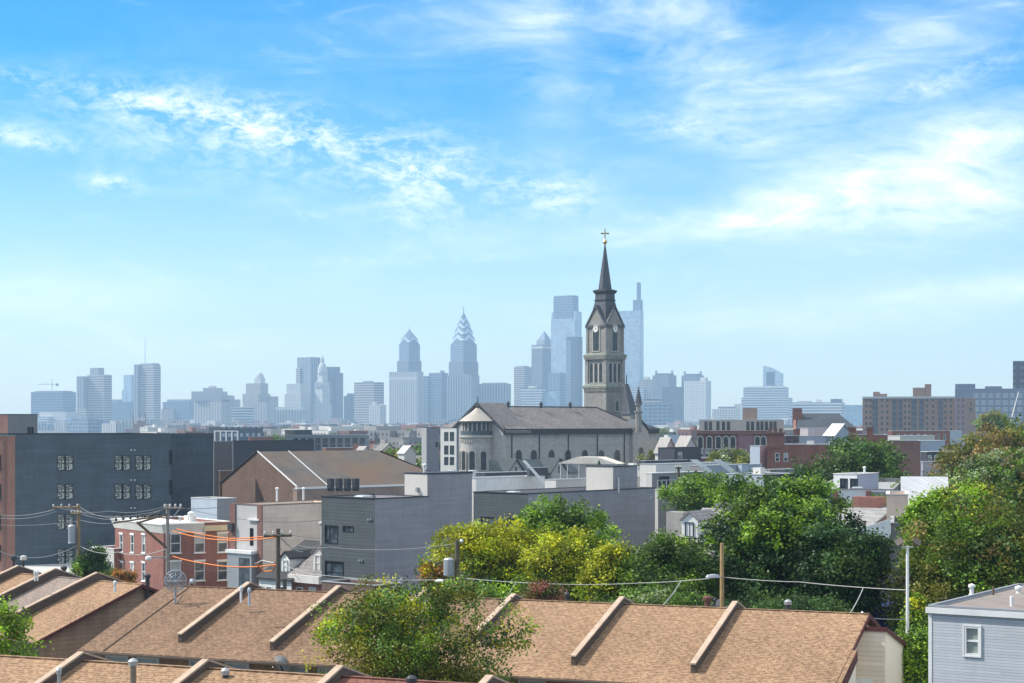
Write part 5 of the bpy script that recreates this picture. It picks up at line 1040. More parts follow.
for i in range(7):
    m = [SH_A, SH_A, SH_A, SH_A, SH_B, SH_B, SH_B][i]
    r = A.house(bd[i], bd[i+1], LA[i], m, wm=(CREAM if i == 6 else TIM), par=i < 6, par0=(2.6 if i == 3 else .9), end0=i == 0, end1=i == 6)
    if i == 0:
        w = bd[1]-bd[0]; x = w*.24; k = A.k; MB().prism([(-.2, A.ze-.2*k+.08), (6.8, A.ze+6.8*k+.08), (6.8, A.ze+6.8*k+.12), (-.2, A.ze-.2*k+.12)], 'x', x, x+.06).build('tar_seam', plain('tar', (.05, .035, .025), .9), r)
    if i == 6:      # the roof runs on a little way below a notch
        w = bd[7]-bd[6]; k = A.k; q = 3.4
        MB().prism([(-.25, A.ze-.25*k), (q, A.ze+q*k), (q, A.ze+q*k+.14), (-.25, A.ze-.25*k+.14)], 'x', w+.35, w+.52).build('roof_extension', m, r)
        MB().prism([(.0, 0), (q, 0), (q, A.ze+q*k), (0, A.ze)], 'x', w+.02, w+.48).build('end_wall', CREAM, r)
        MB().prism([(-.25, A.ze-.5), (q, A.ze+q*k-.25), (q, A.ze+q*k+.15), (-.25, A.ze-.1)], 'x', w+.52, w+.56).build('rake_board', plain('maroon_trim', (.1, .03, .028), .7), r)
# set-back unit right of it
b = B('row_house', 'narrow cream end house stepping down behind the right end of the main row', 'row house', 869.5, 885.5, 903.5, 74.3, 630.5, 22.5, BEIG, CREAM, kind='none')
r = b.root; w, L, H = b.w, b.L, b.H; MT = plain('maroon_trim', (.1, .03, .028), .7); h2 = wz(646, 74.3+L*.92)
MB().prism([(0, 0), (L, 0), (L, h2), (0, H)], 'x', -w-3, 0).build('wall', CREAM, r); MB().box(-w-.5, -.03, 0, -.02, -.001, H-.05).build('front_siding', BEIG, r)
MB().prism([(-.08, H+.01), (L+.2, h2-.02), (L+.2, h2+.08), (-.08, H+.11)], 'x', -w-.4, .06).build('roof', SH_B, r); MB().prism([(-.1, H-.04), (L+.25, h2-.08), (L+.25, h2+.1), (-.1, H+.14)], 'x', .06, .1).box(-w-.4, -.12, H-.04, .1, -.08, H+.14).build('rake_board', MT, r)
MB().box(-1.5, -.08, H-3.6, -.5, -.035, H-2.0).build('window', WHITE, r)
# back-left row, turned further
Bq = Bq_ = Row(42, 98, wz(642, 98), 40, .36, 7.0)
def tb(px): return Bq.t_ridge(px)
bb = [tb(p) for p in (-22, 17.6, 54.6, 96.5, 139)]
for i in range(4):
    w = bb[i+1]-bb[i]
    r = Bq.house(bb[i], bb[i+1], ['tan shingled row house cut by the left edge of the photo', 'tan shingled row house at the far left, first full slope', 'grey shingled row house between two tan ones at the far left', 'tan shingled end house of the far left row with a brown end wall'][i], [SH_B, SH_B, SH_C, SH_B][i], par=i < 3, par0=.4, end1=i == 3, wins=False, wm=siding('brown_end_wall', (.32, .21, .14), .25, .9, .2))
# front row along the bottom
C = Row(130, 0, 0, 22.5, .323, 6.96)
Dr = 60.0; zr_ = 8.95; P = Vector((wx(130, Dr), Dr, 0))-C.v*C.run; C.O = Vector((P.x, P.y, 0)); C.ze = zr_-.323*6.96; C.zr = zr_
cc = [C.t_ridge(p) for p in (-60, 81, 205.7, 340, 489.5, 640)]
for i in range(5):
    C.house(cc[i], cc[i+1], ['pinkish tan roof at the bottom left corner of the nearest row', 'tan roof of the nearest row bearing the tall steel flue', 'tan roof of the nearest row with a dark stub pipe at its ridge', 'reddish roof of the nearest row below the front tree', 'last roof of the nearest row under the bottom edge'][i], [SH_B, SH_B, SH_B, SH_R, SH_B][i], par=i < 4, par0=.9)
# blue grey siding house at the right
bs = siding('blue_grey_lap_siding', (.42, .435, .455), .11, .7, .06, False, .7)
b = B('siding_house', 'blue grey lap sided house with one white window and a flat brown roof', 'house', 929.5, 1062, 1064, 70-7.5, 0, 33, bs, bs, membrane('brown_roof_membrane', (.24, .2, .175)), H=1, w=1, L=1)
# set by its left front corner instead
D0 = 70.0; LC = Vector((wx(929.5, D0), D0, 0)); w = 9.5; b.w = w; b.C = LC+b.u*w; b.D = b.C.y; b.L = 11.0; b.H = wz(606.5, D0); b.root.location = (b.C.x, b.C.y, 0); b.trim = plain('pale_blue_trim', (.25, .26, .28), .6, .05); b.curb = .06; b.ew = .1
b.win('f', 964.5, 626, 980.5, 655.5, 'blue'); r = b.finish(); H = b.H; L = b.L
MB().box(-w-.12, -.12, H-.24, .12, -.03, H-.02).build('fascia', WHITE, r); MB().box(-w-.04, -.02, 0, -w+.1, -.008, H-.3).build('corner_board', WHITE, r)
MB().prism([(L-3.5, H-.1), (L+1.5, H-.1), (L+1.5, H+1.3), (L-3.5+.2, H+.35)], 'x', -w+4.4, .1).build('raised_roof', plain('dark_felt', (.06, .065, .075), .9), r); MB().prism([(L-3.6, H+.3), (L+1.5, H+1.3), (L+1.5, H+1.42), (L-3.7, H+.42)], 'x', -w+4.2, .2).build('roof_trim', b.trim, r)
def on_roof(px, py, z):
    D = (CZ-z)*F/(py-HY); return Vector((wx(px, D), D, z))
for i, (px, py, h, rr_, nm) in enumerate(((971.7, 595, .32, .09, 'white hooded pipe at the left rim of the brown roof'), (993.2, 596, .38, .05, 'thin rusty pipe in the middle of the brown roof'), (1011.7, 607, .42, .07, 'white pipe nearest the front of the brown roof'), (1018.6, 594, .2, .1, 'short white pipe by the raised dark roof'))):
    p = on_roof(px, py, H-.1); o = MB().ring([(rr_*1.8, -.05), (rr_*1.1, .06), (rr_, .06), (rr_, h)], 10)
    if i in (0, 3): o.ring([(rr_*1.6, h), (rr_*1.6, h+.1), (.02, h+.16)], 10)
    o = o.build('vent_pipe', WHITE if i != 1 else WOOD, None, p); tag(o, nm, 'vent pipe')
# pipes, flues and small roof things
def flue(label, px, yb, yt, D, r, m, capm=None):
    r *= .6 if D > 70 else 1
    z0, z1 = wz(yb, D), wz(yt, D); q = empty('flue', (wx(px, D), D, z0), 0, label, 'flue pipe'); MB().ring([(r, -.4), (r, z1-z0-.2)], 10).build('pipe', m, q)
    MB().ring([(r*1.5, z1-z0-.2), (r*1.6, z1-z0-.06), (r*.9, z1-z0), (.02, z1-z0+.03)], 10).build('cap', capm or m, q)
STEEL = plain('old_steel', (.26, .21, .16), .5, .3, 4, .5)
flue('tall brownish steel flue rising through the nearest roof row', 133.2, 684, 659, 57, .10, STEEL, METAL)
flue('white pipe beside the party wall on the nearest roof row', 59, 684, 668, 57, .055, METAL); flue('dark stub pipe with pale cap between nearest roofs', 225.3, 684, 668.5, 58, .09, DKMET, METAL)
flue('rusty pipe stub under the front tree at the bottom', 411.5, 684, 676, 55, .11, DKMET)
flue('rust brown flue behind the ridge, left of the wooden lamp pole', 707.5, 610, 596, 80, .22, plain('rusty_metal', (.13, .06, .045), .8)); flue('grey capped flue behind the ridge, right of the wooden lamp pole', 788, 614, 600, 80, .18, DKMET, METAL)
flue('short white pipe at the right ridge end of the main row', 862.3, 619, 612, 77, .09, WHITE); flue('dark twin pipe behind the ridge below the yellow trees', 567, 607, 592.5, 84, .13, DKMET)
flue('white pipe on the party wall beside the skylight roof, left', 241, 594, 586.5, 84, .09, WHITE); flue('white pipe on the party wall beside the skylight roof, right', 249.3, 597, 588, 82, .09, PALEB)
flue('black pipe behind the far left roofs near the brick corner house', 147.5, 598, 574, 104, .2, DKMET)
for i, px in enumerate((35, 37.5)): flue(f'stubby white pipe on the far left ridge, {"left" if i == 0 else "right"} of two', px, 574, 570.5, 104, .09, WHITE)
flue('white box vent on the far left ridge before the shrub', 115, 585, 581, 100, .11, WHITE); flue('dark tall vent at the far left beside the grey lot', 64, 573, 566, 112, .22, DKMET)
# spoked dish on a mast
p = on_roof(175.3, 606, 8.3); r = empty('dish_antenna', p, R(12), 'round spoked mesh dish antenna on a short mast', 'dish antenna')
MB().tube([(0, 0, -.4), (0, 0, 1.05)], .05, 8).build('mast', METAL, r); MB().tube([(-.0, .0, 0), (.35, .3, .5)], .03, 6).build('brace', DKMET, r)
k = MB(); n = 28; R0 = .5; cz = 1.2
def P3(a, rad): return (rad*math.cos(a), -.28+.28*(rad/R0)**2*.55-.02, cz+rad*math.sin(a))
for i in range(8): k.tube([P3(2*PI*i/8, .08), P3(2*PI*i/8, R0*.6), P3(2*PI*i/8, R0)], .02, 4)
k.build('spokes', METAL, r); k = MB()
for rad in (.16, .27, .38): k.tube([P3(2*PI*i/n, rad) for i in range(n+1)], .01, 4)
k.build('mesh_rings', METAL, r); MB().tube([P3(2*PI*i/n, R0) for i in range(n+1)], .035, 6).build('rim', METAL, r)
me = NT('fine_wire_mesh', .6, .5); me.col((.3, .3, .3)); tr = me.N('ShaderNodeBsdfTransparent'); ms_ = me.N('ShaderNodeMixShader'); ms_.inputs[0].default_value = .45; me.l.new(tr.outputs[0], ms_.inputs[1]); me.l.new(me.b.outputs[0], ms_.inputs[2]); me.l.new(ms_.outputs[0], me.out.inputs['Surface'])
k = MB()
for i in range(n):
    for ra, rb in ((.05, .25), (.25, R0)): k.quad(P3(2*PI*i/n, ra), P3(2*PI*(i+1)/n, ra), P3(2*PI*(i+1)/n, rb), P3(2*PI*i/n, rb))
k.build('mesh', me.mat, r); MB().tube([(0, -.28, cz), (0, -.62, cz)], .025, 6).ring([(.0, 0)], 3) if False else MB().tube([(0, -.25, cz), (0, -.6, cz)], .04, 8).build('feed_horn', METAL, r)
def solid_dish(label, px, py, D, rad, rz, m=METAL):
    r = empty('satellite_dish', wp(px, py, D), rz, label, 'satellite dish'); n = 20; prof = [(.01, .0), (rad*.5, -.03), (rad, -.14)]
    o = MB().ring(prof, n, cap=False); o = o.build('reflector', m, r); o.rotation_euler = (PI/2+R(25), 0, 0)
    MB().tube([(0, .0, 0), (0, .12, -rad*.6), (0, .25, -rad*1.6)], .04, 6).build('mount', DKMET, r); MB().tube([(0, -.1, -rad*.8), (0, -rad*1.3, 0)], .015, 5).build('feed_arm', METAL, r)
solid_dish('small grey satellite dish behind the spoked dish', 191.5, 583.5, 90, .2, R(-20)); solid_dish('large grey satellite dish on the eave wall of the main row', 280.5, 665.5, 78, .42, R(-30), plain('grey_dish', (.35, .34, .33), .6))
p = on_roof(205, 596, 8.6); r = empty('roof_skylight', p+Vector((0, 0, -.02)), -R(22.5), 'grey oval roof ventilator on the brown roof near the spoked dish', 'roof vent')
o = MB().ring([(.28, 0), (.3, .1), (.2, .16)], 18).build('hood', METAL, r); o.scale = (1.05, 1.5, 1.3); o = MB().ring([(.33, -.06), (.33, .03)], 18).build('flange', DKMET, r); o.scale = (1.05, 1.5, 1)
# ---------------------------------------------------------------- trees
def leaf_mat(name, rough=.5, trans=.25):
    m = NT(name, rough, spec=.25); at = m.N('ShaderNodeAttribute'); at.attribute_name = 'leaf_colour'
    m.l.new(at.outputs['Color'], m.b.inputs['Base Color'])
    tl = m.N('ShaderNodeBsdfTranslucent'); ms = m.N('ShaderNodeMixShader'); ms.inputs[0].default_value = trans
    sc_ = m.N('ShaderNodeMix', data_type='RGBA', blend_type='MULTIPLY'); sc_.inputs[0].default_value = 1; m.l.new(at.outputs['Color'], sc_.inputs[6]); sc_.inputs[7].default_value = (1.5, 1.5, .7, 1)
    m.l.new(sc_.outputs[2], tl.inputs['Color']); m.l.new(m.b.outputs[0], ms.inputs[1]); m.l.new(tl.outputs[0], ms.inputs[2]); m.l.new(ms.outputs[0], m.out.inputs['Surface'])
    return m.mat
LEAF = leaf_mat('leaf'); BARK = plain('bark', (.09, .07, .05), .95, .3, 3)
def leaves(name, cen, col, per, spread, size, parent, rs, flat=.8, nrm=None):
    """clumps of small folded leaves round each centre"""
    n = len(cen)*per
    c = np.repeat(cen, per, 0)+rs.normal(0, 1, (n, 3))*spread*np.array([1, 1, flat])
    t = rs.normal(0, 1, (n, 3)); t[:, 2] *= .6; t /= np.linalg.norm(t, axis=1)[:, None]
    up = rs.normal(0, .4, (n, 3))+np.array([0, 0, .4])+(np.repeat(nrm, per, 0) if nrm is not None else 0); b = np.cross(up, t); b /= np.linalg.norm(b, axis=1)[:, None]; nn = np.cross(t, b)
    L = (size*rs.uniform(.65, 1.35, n))[:, None]; Wd = L*.36
    v = np.empty((n, 4, 3)); v[:, 0] = c-t*L*.5; v[:, 1] = c+b*Wd-nn*L*.08; v[:, 2] = c+t*L*.5-nn*L*.1; v[:, 3] = c-b*Wd-nn*L*.08
    cc = np.repeat(col, per, 0)*rs.uniform(.72, 1.28, (n, 1)); cc = np.clip(cc, 0, 1)
    me = bpy.data.meshes.new(name); me.vertices.add(n*4); me.vertices.foreach_set('co', v.astype(np.float32).ravel())
    me.loops.add(n*4); me.loops.foreach_set('vertex_index', np.arange(n*4, dtype=np.int32)); me.polygons.add(n); me.polygons.foreach_set('loop_start', np.arange(0, n*4, 4, dtype=np.int32))
    me.update(calc_edges=True); me.materials.append(LEAF)
    a = me.attributes.new('leaf_colour', 'FLOAT_COLOR', 'POINT'); q = np.ones((n*4, 4), np.float32); q[:, :3] = np.repeat(cc, 4, 0); a.data.foreach_set('color', q.ravel())
    o = bpy.data.objects.new(name, me); COL.objects.link(o); o.parent = parent; return o
G = {k: tuple(x*1.3 for x in v) for k, v in dict(green=(.06, .105, .022), dark=(.026, .06, .018), deep=(.042, .09, .024), lime=(.2, .32, .022), yellow=(.40, .38, .012), gold=(.42, .34, .03), orange=(.4, .16, .03), olive=(.15, .15, .022), brown=(.2, .13, .045), pale=(.27, .31, .19), mid=(.095, .165, .022), red=(.22, .08, .07)).items()}
def tree(label, px0, px1, yt, yb, D, pal, n=420, per=34, spread=.34, leaf=.17, seed=1, lobes=16, depth=.85, low=.0, name='tree', trunk=True, core=.35, top=None, shape='round', group=None, lr=(.34, .52)):
    n = int(n*1.7); per = int(per*1.5); rs = np.random.RandomState(seed); pxc = (px0+px1)/2
    rx = (px1-px0)/2/F*D*1.0; z1, z0 = wz(yt, D), wz(yb, D); cz = (z0+z1)/2; rz = (z1-z0)/2
    root = empty(name, (wx(pxc, D), D, 0), rs.uniform(0, 6) if False else 0, label, 'tree', group)
    # lobes: boughs that carry the clumps
    ctr = []
    for i in range(int(lobes*2.2)):
        d = rs.normal(0, 1, 3); d /= np.linalg.norm(d); q = rs.uniform(.5, .78)
        if i < lobes*1.0: d[1] = -abs(d[1])
        lrr = rs.uniform(*lr)*.72; 
        ctr.append((d*q, lrr))
    cen = []; bias = []; nr = []; li = []
    sc = np.array([rx, rx*depth, rz])
    while len(cen) < n:
        k_ = rs.randint(len(ctr)); l, lrr = ctr[k_]; d = rs.normal(0, 1, 3); d /= np.linalg.norm(d)
        if d[2] < -.35 and rs.rand() < .7: continue
        p = l+d*lrr*rs.uniform(.82, 1.0) if rs.rand() < .85 else l*rs.uniform(.2, .9)
        m = np.linalg.norm(p)
        if m > 1.04: p *= rs.uniform(.9, 1.03)/m
        if shape == 'cone' and abs(p[0]) > (1.05-p[2])*.55: continue
        cen.append(p); bias.append(m); nr.append(d); li.append(k_)
    cen = np.array(cen)
    for ax in range(3):
        lo_, hi_ = np.percentile(cen[:, ax], (2.5, 97.5)); cen[:, ax] = (cen[:, ax]-lo_)/(hi_-lo_)*2-1
    cen *= .9; P = cen*sc+np.array([0, 0, cz])
    # species colour per clump; outer, sunlit shoots turn first
    w = np.array([v for _, v in pal], float); w /= w.sum(); ks = [np.array(G[k]) for k, _ in pal]
    f = np.sin(cen[:, 0]*5.1+seed)+np.sin(cen[:, 2]*4.3+seed*2.1)+np.sin(cen[:, 1]*4.7+seed*.7)+rs.normal(0, .9, n)
    rk = np.argsort(np.argsort(f))/n; idx = np.searchsorted(np.cumsum(w), rk, side='right').clip(0, len(ks)-1)
    if top: 
        hi = (cen[:, 2]*.8+cen[:, 1]*-.3+rs.normal(0, .4, n)) > top[1]; 
    col = np.array([ks[i] for i in idx]); tone = rs.uniform(.72, 1.25, len(ctr)); col = col*tone[np.array(li)][:, None]
    if top:
        q_ = rs.uniform(.35, 1, (int(hi.sum()), 1)); col[hi] = np.array(G[top[0]])*q_+col[hi]*(1-q_)
    col = col*(rs.uniform(0, 1, (n, 1))**1.5*.95+.5)
    leaves('crown', P, col, per, spread*.72, leaf, root, rs, nrm=np.array(nr)*.7+rs.normal(0, .6, (len(nr), 3)))
    if trunk:
        k = MB(); rt = max(.12, rx*.055); zb_ = z0+rz*.35
        k.tube([(0, 0, -.1), (.05*rx, 0, zb_*.5), (0, .05*rx, zb_), (0, 0, cz)], [rt*1.25, rt, rt*.8, rt*.5], 8)
        for l, _ in ctr[:10]:
            e = l*sc+np.array([0, 0, cz]); s_ = np.array([0, 0, max(.4*zb_, zb_-rz*.2)]); mid_ = (s_+e)/2+np.array([0, 0, -.08*rz]); k.tube([s_, mid_, e], [rt*.5, rt*.32, rt*.12], 5)
        k.build('trunk', BARK, root)
    return root
T = tree
T('small loose leaved tree standing before the main row of brown roofs', 326, 512, 585, 712, 64, [('olive', .30), ('mid', .25), ('green', .2), ('yellow', .1), ('lime', .15)], 430, 40, .27, .105, 21, 20, .8, lr=(.28, .45))
rs_ = np.random.RandomState(5)
T('wide bush like tree of bright yellow leaves below the tall grey house', 434, 530, 526, 606, 103, [('lime', .35), ('mid', .4), ('green', .25)], 330, 36, .33, .16, 4, 14, top=('yellow', .0))
T('yellow leaved tree in front of the taller green tree', 505, 602, 534, 612, 101, [('lime', .35), ('mid', .4), ('green', .25)], 330, 36, .33, .16, 9, 14, top=('yellow', .05))
T('tall fresh green tree rising behind the yellow ones', 514, 606, 504, 590, 112, [('lime', .6), ('mid', .4)], 330, 36, .34, .18, 14, 14)
T('half yellow half green tree left of the wooden lamp pole', 582, 655, 548, 612, 97, [('lime', .4), ('mid', .4), ('green', .2)], 260, 34, .32, .16, 15, 12, top=('yellow', .0))
T('rounded dark green tree between the yellow one and the wooden pole', 622, 716, 541, 618, 96, [('green', .45), ('mid', .4), ('lime', .15)], 380, 36, .32, .16, 31, 16)
T('biggest dark green tree with a yellowing top right of the wooden pole', 716, 856, 484, 628, 98, [('dark', .45), ('deep', .35), ('green', .2)], 950, 40, .34, .18, 23, 34, top=('lime', .62), lr=(.26, .42))
T('dark green spreading tree joined to the right of the biggest one', 800, 886, 528, 628, 94, [('dark', .3), ('deep', .4), ('green', .3)], 420, 36, .35, .17, 27, 18)
T('leafy green tree behind the biggest dark tree, near the dormer house', 668, 757, 477, 514, 178, [('mid', .75), ('lime', .25)], 330, 30, .45, .25, 33, 16)
T('spreading green tree in front of the red brick buildings', 790, 900, 443, 505, 205, [('green', .5), ('mid', .35), ('deep', .15)], 300, 26, .62, .34, 37, 14, lr=(.3, .42))
T('lower right bough tree beside the spreading one', 868, 906, 474, 500, 200, [('green', .5), ('mid', .5)], 90, 24, .5, .3, 39, 8)
T('grey green tree in front of the purple brick school', 710, 750, 451, 474, 300, [('olive', .5), ('mid', .3), ('pale', .2)], 130, 22, .6, .36, 41, 9)
T('tree with small pale blossoms behind the white metal roofed house', 898, 962, 479, 512, 180, [('green', .5), ('mid', .25), ('pale', .25)], 190, 26, .5, .28, 43, 12)
T('very big olive green tree filling the right edge behind the sided house', 906, 1064, 507, 708, 92, [('olive', .42), ('mid', .3), ('green', .12), ('brown', .08), ('lime', .08)], 1250, 36, .36, .16, 47, 30, .8)
T('bright lime green tree top left of the very big olive tree', 906, 942, 505, 572, 98, [('lime', .75), ('mid', .25)], 200, 32, .3, .16, 51, 10)
T('lime crown rising above the very big olive tree', 922, 1000, 491, 548, 99, [('lime', .85), ('yellow', .15)], 240, 32, .35, .18, 53, 10)
T('pale blooming tree above the olive tree at the right edge', 944, 1050, 455, 520, 150, [('pale', .34), ('mid', .4), ('brown', .16), ('green', .1)], 400, 30, .45, .25, 57, 14)
T('bronze brown tinged big tree below the brown apartment slab', 940, 1080, 429, 500, 215, [('olive', .5), ('brown', .3), ('mid', .2)], 430, 28, .65, .36, 61, 16)
T('small olive tree far off between apartment slab and blue lofts', 979, 1011, 414, 438, 560, [('olive', .7), ('mid', .3)], 100, 20, 1.0, .7, 63, 8)
T('light green twiggy tree reaching in at the left edge', -34, 32, 606, 690, 66, [('lime', .4), ('mid', .35), ('olive', .25)], 150, 26, .28, .12, 65, 14, lr=(.22, .4))
T('dense little dark green tree beside the concrete lot', 74, 106, 549, 592, 150, [('deep', .5), ('green', .3), ('lime', .2)], 150, 32, .28, .18, 67, 9, shape='round')
T('orange brown leaved bush before the brick corner house', 116, 136, 571, 590, 135, [('orange', .6), ('brown', .4)], 60, 26, .22, .14, 69, 6, name='bush')
T('grey green twiggy bush between dark tree and orange bush', 100, 118, 570, 588, 138, [('olive', .6), ('green', .4)], 50, 22, .25, .14, 71, 6, name='bush')
T('low bright green bush behind the tan roof under the yellow trees', 432, 512, 586, 612, 89, [('mid', .6), ('lime', .4)], 150, 30, .3, .13, 73, 9, name='bush')
T('purplish twiggy bush at the ridge under the yellow trees', 528, 562, 583, 608, 88, [('red', .5), ('brown', .3), ('green', .2)], 70, 24, .25, .1, 75, 6, name='bush')
T('green undergrowth bush between the half yellow tree and the rusty flue', 600, 705, 590, 625, 90, [('green', .5), ('mid', .4), ('pale', .1)], 190, 30, .3, .14, 77, 10, name='bush')
T('dark undergrowth bush below the biggest tree', 735, 850, 598, 630, 89, [('deep', .6), ('green', .4)], 190, 30, .3, .14, 79, 10, name='bush')
T('yellow green bush beside the cream end house', 906, 926, 602, 665, 83, [('yellow', .3), ('lime', .3), ('mid', .4)], 140, 30, .25, .13, 81, 8, name='bush')
T('lime green bush right of the flood light foot', 896, 935, 634, 700, 78.5, [('lime', .5), ('mid', .5)], 180, 30, .28, .13, 83, 8, name='bush')
T('red and green leafed bush below the pole transformer', 424, 452, 566, 590, 102, [('orange', .35), ('green', .65)], 70, 26, .25, .13, 85, 6, name='bush')
T('small green tree among roofs behind the grey dormer house row', 866, 890, 498, 513, 155, [('mid', .6), ('olive', .4)], 50, 24, .35, .2, 87, 6)
# far trees, copies of a few crowns
rr = random.Random(5); proto = []
for i, pal in enumerate(([('green', .6), ('mid', .4)], [('olive', .6), ('mid', .4)], [('deep', .5), ('green', .5)])):
    t = T('x', 500, 530, 440, 452, 700, pal, 60, 14, .9, .9, 90+i, 7); z = wz(452, 700); proto.append(t)
zone = lambda px: 'left of the church' if px < 460 else 'right of the church' if px < 800 else 'below the brown apartment slab'
spots = [(px, D) for D in (600, 820, 1150, 1650) for px in range(310, 440, int(6+9000/D))]+[(px, D) for D in (560, 800, 1200, 1700) for px in range(664, 1010, int(12+12000/D))]+[(px, D) for D in (900, 1500) for px in range(205, 300, int(14+9000/D))]+[(352, 470), (418, 450), (407, 455), (436, 500), (668, 420), (676, 430), (925, 470), (600, 1600), (560, 1700)]
first = [True]*3; kn = ['green', 'olive', 'dark green']
for j, (px, D) in enumerate(spots):
    i = rr.randrange(3); px += rr.uniform(-6, 6); D *= rr.uniform(.9, 1.1)
    o = proto[i] if first[i] else copy_tree(proto[i]); first[i] = False
    s = rr.uniform(.8, 1.15) if D < 900 else rr.uniform(.9, 1.25); o.scale = (s, s, s); o.rotation_euler[2] = rr.uniform(0, 6)
    o.location = (wx(px, D), D, -1.0)
    o['label'] = f'small hazy {kn[i]} tree far off {zone(px)}'; o['group'] = f'small hazy {kn[i]} trees far off {zone(px)}'
for i in range(3):
    if first[i]: proto[i].location = (wx(400, 900), 900, -1)
# ---------------------------------------------------------------- poles, wires
def pole(label, px, yt, D, r=.15, m=WOOD, arms=(), yb=None, name='utility_pole'):
    z = wz(yt, D); q = empty(name, (wx(px, D), D, 0), 0, label, 'utility pole'); MB().tube([(0, 0, 0), (0, 0, z)], [r*1.25, r*.85], 9).build('shaft', m, q)
    for (p0, p1, y, ang) in arms:
        a, b = wx(p0, D)-wx(px, D), wx(p1, D)-wx(px, D); zz = wz(y, D); c, s_ = math.cos(R(ang)), math.tan(R(ang))
        MB().tube([(a, -.15+a*s_, zz), (b, -.15+b*s_, zz)], .075, 4).build('crossarm', m, q)
        n = 4
        for i in range(n):
            t = a+(b-a)*(i+.15)/(n-.7); MB().ring([(.05, 0), (.085, .06), (.05, .1), (.08, .15), (.03, .2)], 7, (t, -.15+t*s_)).build('insulator', OFFW, q).location.z = zz+.07
    return q
p1 = pole('wooden pole with a grey transformer before the charcoal apartments', 78.5, 504, 150, .17, plain('tan_pole', (.3, .2, .11), .9, .25, 3), ((54, 79, 507, 12), (71, 82, 513.5, -15)))
MB().ring([(.32, -.72), (.3, -.68), (.3, .68), (.24, .75), (.05, .8)], 14, (-.48, -.3)).build('transformer', METAL, p1).location.z = wz(534, 150)
p2 = pole('grey pole with street lamp arm and diagonal brace before the brick corner house', 167.5, 504.5, 118, .13, plain('grey_pole', (.3, .27, .24), .9, .2, 3), ((164.5, 181.5, 508, 8),))
Q = lambda px, py, D, o: Vector((wx(px, D), D, wz(py, D)))-Vector((o.location.x, o.location.y, 0))
MB().tube([Q(167, 548, 118, p2), Q(137, 522, 116, p2)], .09, 5).build('brace', WOOD, p2); MB().tube([Q(137, 523, 116, p2), Q(168, 514, 118, p2)], .07, 5).build('brace', WOOD, p2)
MB().tube([Q(180, 509, 118, p2), Q(171, 519, 118, p2)], .04, 5).build('brace', METAL, p2)
MB().tube([Q(168, 561, 118, p2), Q(162, 557, 117.5, p2), Q(152, 557, 117, p2)], .04, 6).build('lamp_arm', METAL, p2); o = MB().ring([(.12, -.12), (.22, -.05), (.2, .1), (.05, .18)], 12).build('lamp_head', WHITE, p2); o.location = Q(148.5, 558.5, 117, p2)
for i in range(7): o = MB().ring([(.05, 0), (.1, .1), (.05, .2)], 7).build('insulator', DKMET, p2); o.location = Q(116+i*7.2, 521-i*.9, 116.5, p2)
MB().tube([Q(113, 523, 116.5, p2), Q(167, 515, 118, p2)], .06, 5).build('crossarm', WOOD, p2)
p3 = pole('brown pole with orange sleeved cables before the small houses', 278, 528.5, 104, .14, plain('dark_pole', (.12, .1, .075), .9, .25, 3), ((264.5, 291.5, 535.5, 18),))
pole('short dark pole stub beside the pole with orange cables', 284.8, 579, 104, .13, plain('dark_pole', (.12, .1, .075), .9, .25, 3))
p4 = pole('slim dark pole with a grey transformer box by the yellow tree', 457, 540, 98, .13, plain('dark_pole', (.12, .1, .075), .9, .25, 3))
MB().ring([(.24, -.45), (.3, -.42), (.3, .42), (.24, .48), (.04, .52)], 14, (-.42, -.2)).build('transformer', METAL, p4).location.z = wz(567, 98); o = MB().ring([(.05, 0), (.12, .1), (.05, .22)], 8).build('insulator', WHITE, p4); o.location = Q(461.5, 543, 98, p4)
MB().tube([Q(457, 580, 98, p4), Q(443, 580, 97.5, p4)], .035, 5).build('lamp_arm', METAL, p4); o = MB().ring([(.1, -.08), (.16, 0), (.04, .1)], 10).build('lamp_head', WHITE, p4); o.location = Q(440, 581, 97.5, p4); o.scale = (2, 1, 1)
p5 = pole('yellowish wooden lamp pole in front of the biggest dark tree', 722, 543, 87, .11, plain('yellow_pole', (.36, .25, .12), .9, .25, 3))
o = MB().ring([(.05, -.1), (.16, -.04), (.13, .08), (.03, .12)], 10).build('lamp_head', METAL, p5); o.location = Q(713, 576.5, 86.5, p5); o.scale = (2.2, 1, 1); MB().tube([Q(714, 577, 86.5, p5), Q(722, 577, 86.9, p5)], .03, 5).build('lamp_arm', METAL, p5)
pole('distant dark utility post beside the glazed roof storey', 678.5, 466, 192, .18, plain('dark_pole', (.12, .1, .075), .9, .25, 3), ((675.5, 681.5, 468, 0),))
q = empty('flood_light_mast', (wx(907.5, 80), 80, 0), 0, 'white mast with twin flood lights beside the big olive tree', 'flood light')
MB().tube([(0, 0, 0), (0, 0, wz(546, 80))], [.085, .065], 10).build('shaft', WHITE, q); a = wx(902, 80)-wx(907.5, 80); MB().tube([(-.28, 0, wz(547, 80)), (.28, 0, wz(547, 80))], .035, 6).build('crossarm', METAL, q)
for s_ in (-1, 1):
    o = MB().frustum(-.1, -.08, .1, .08, -.1, -.17, -.15, .17, .15, .14).build('flood_lamp', plain('bronze_metal', (.14, .11, .09), .5), q); o.location = (s_*.36, -.05, wz(543, 80)); o.rotation_euler = (R(50), R(s_*30), 0)
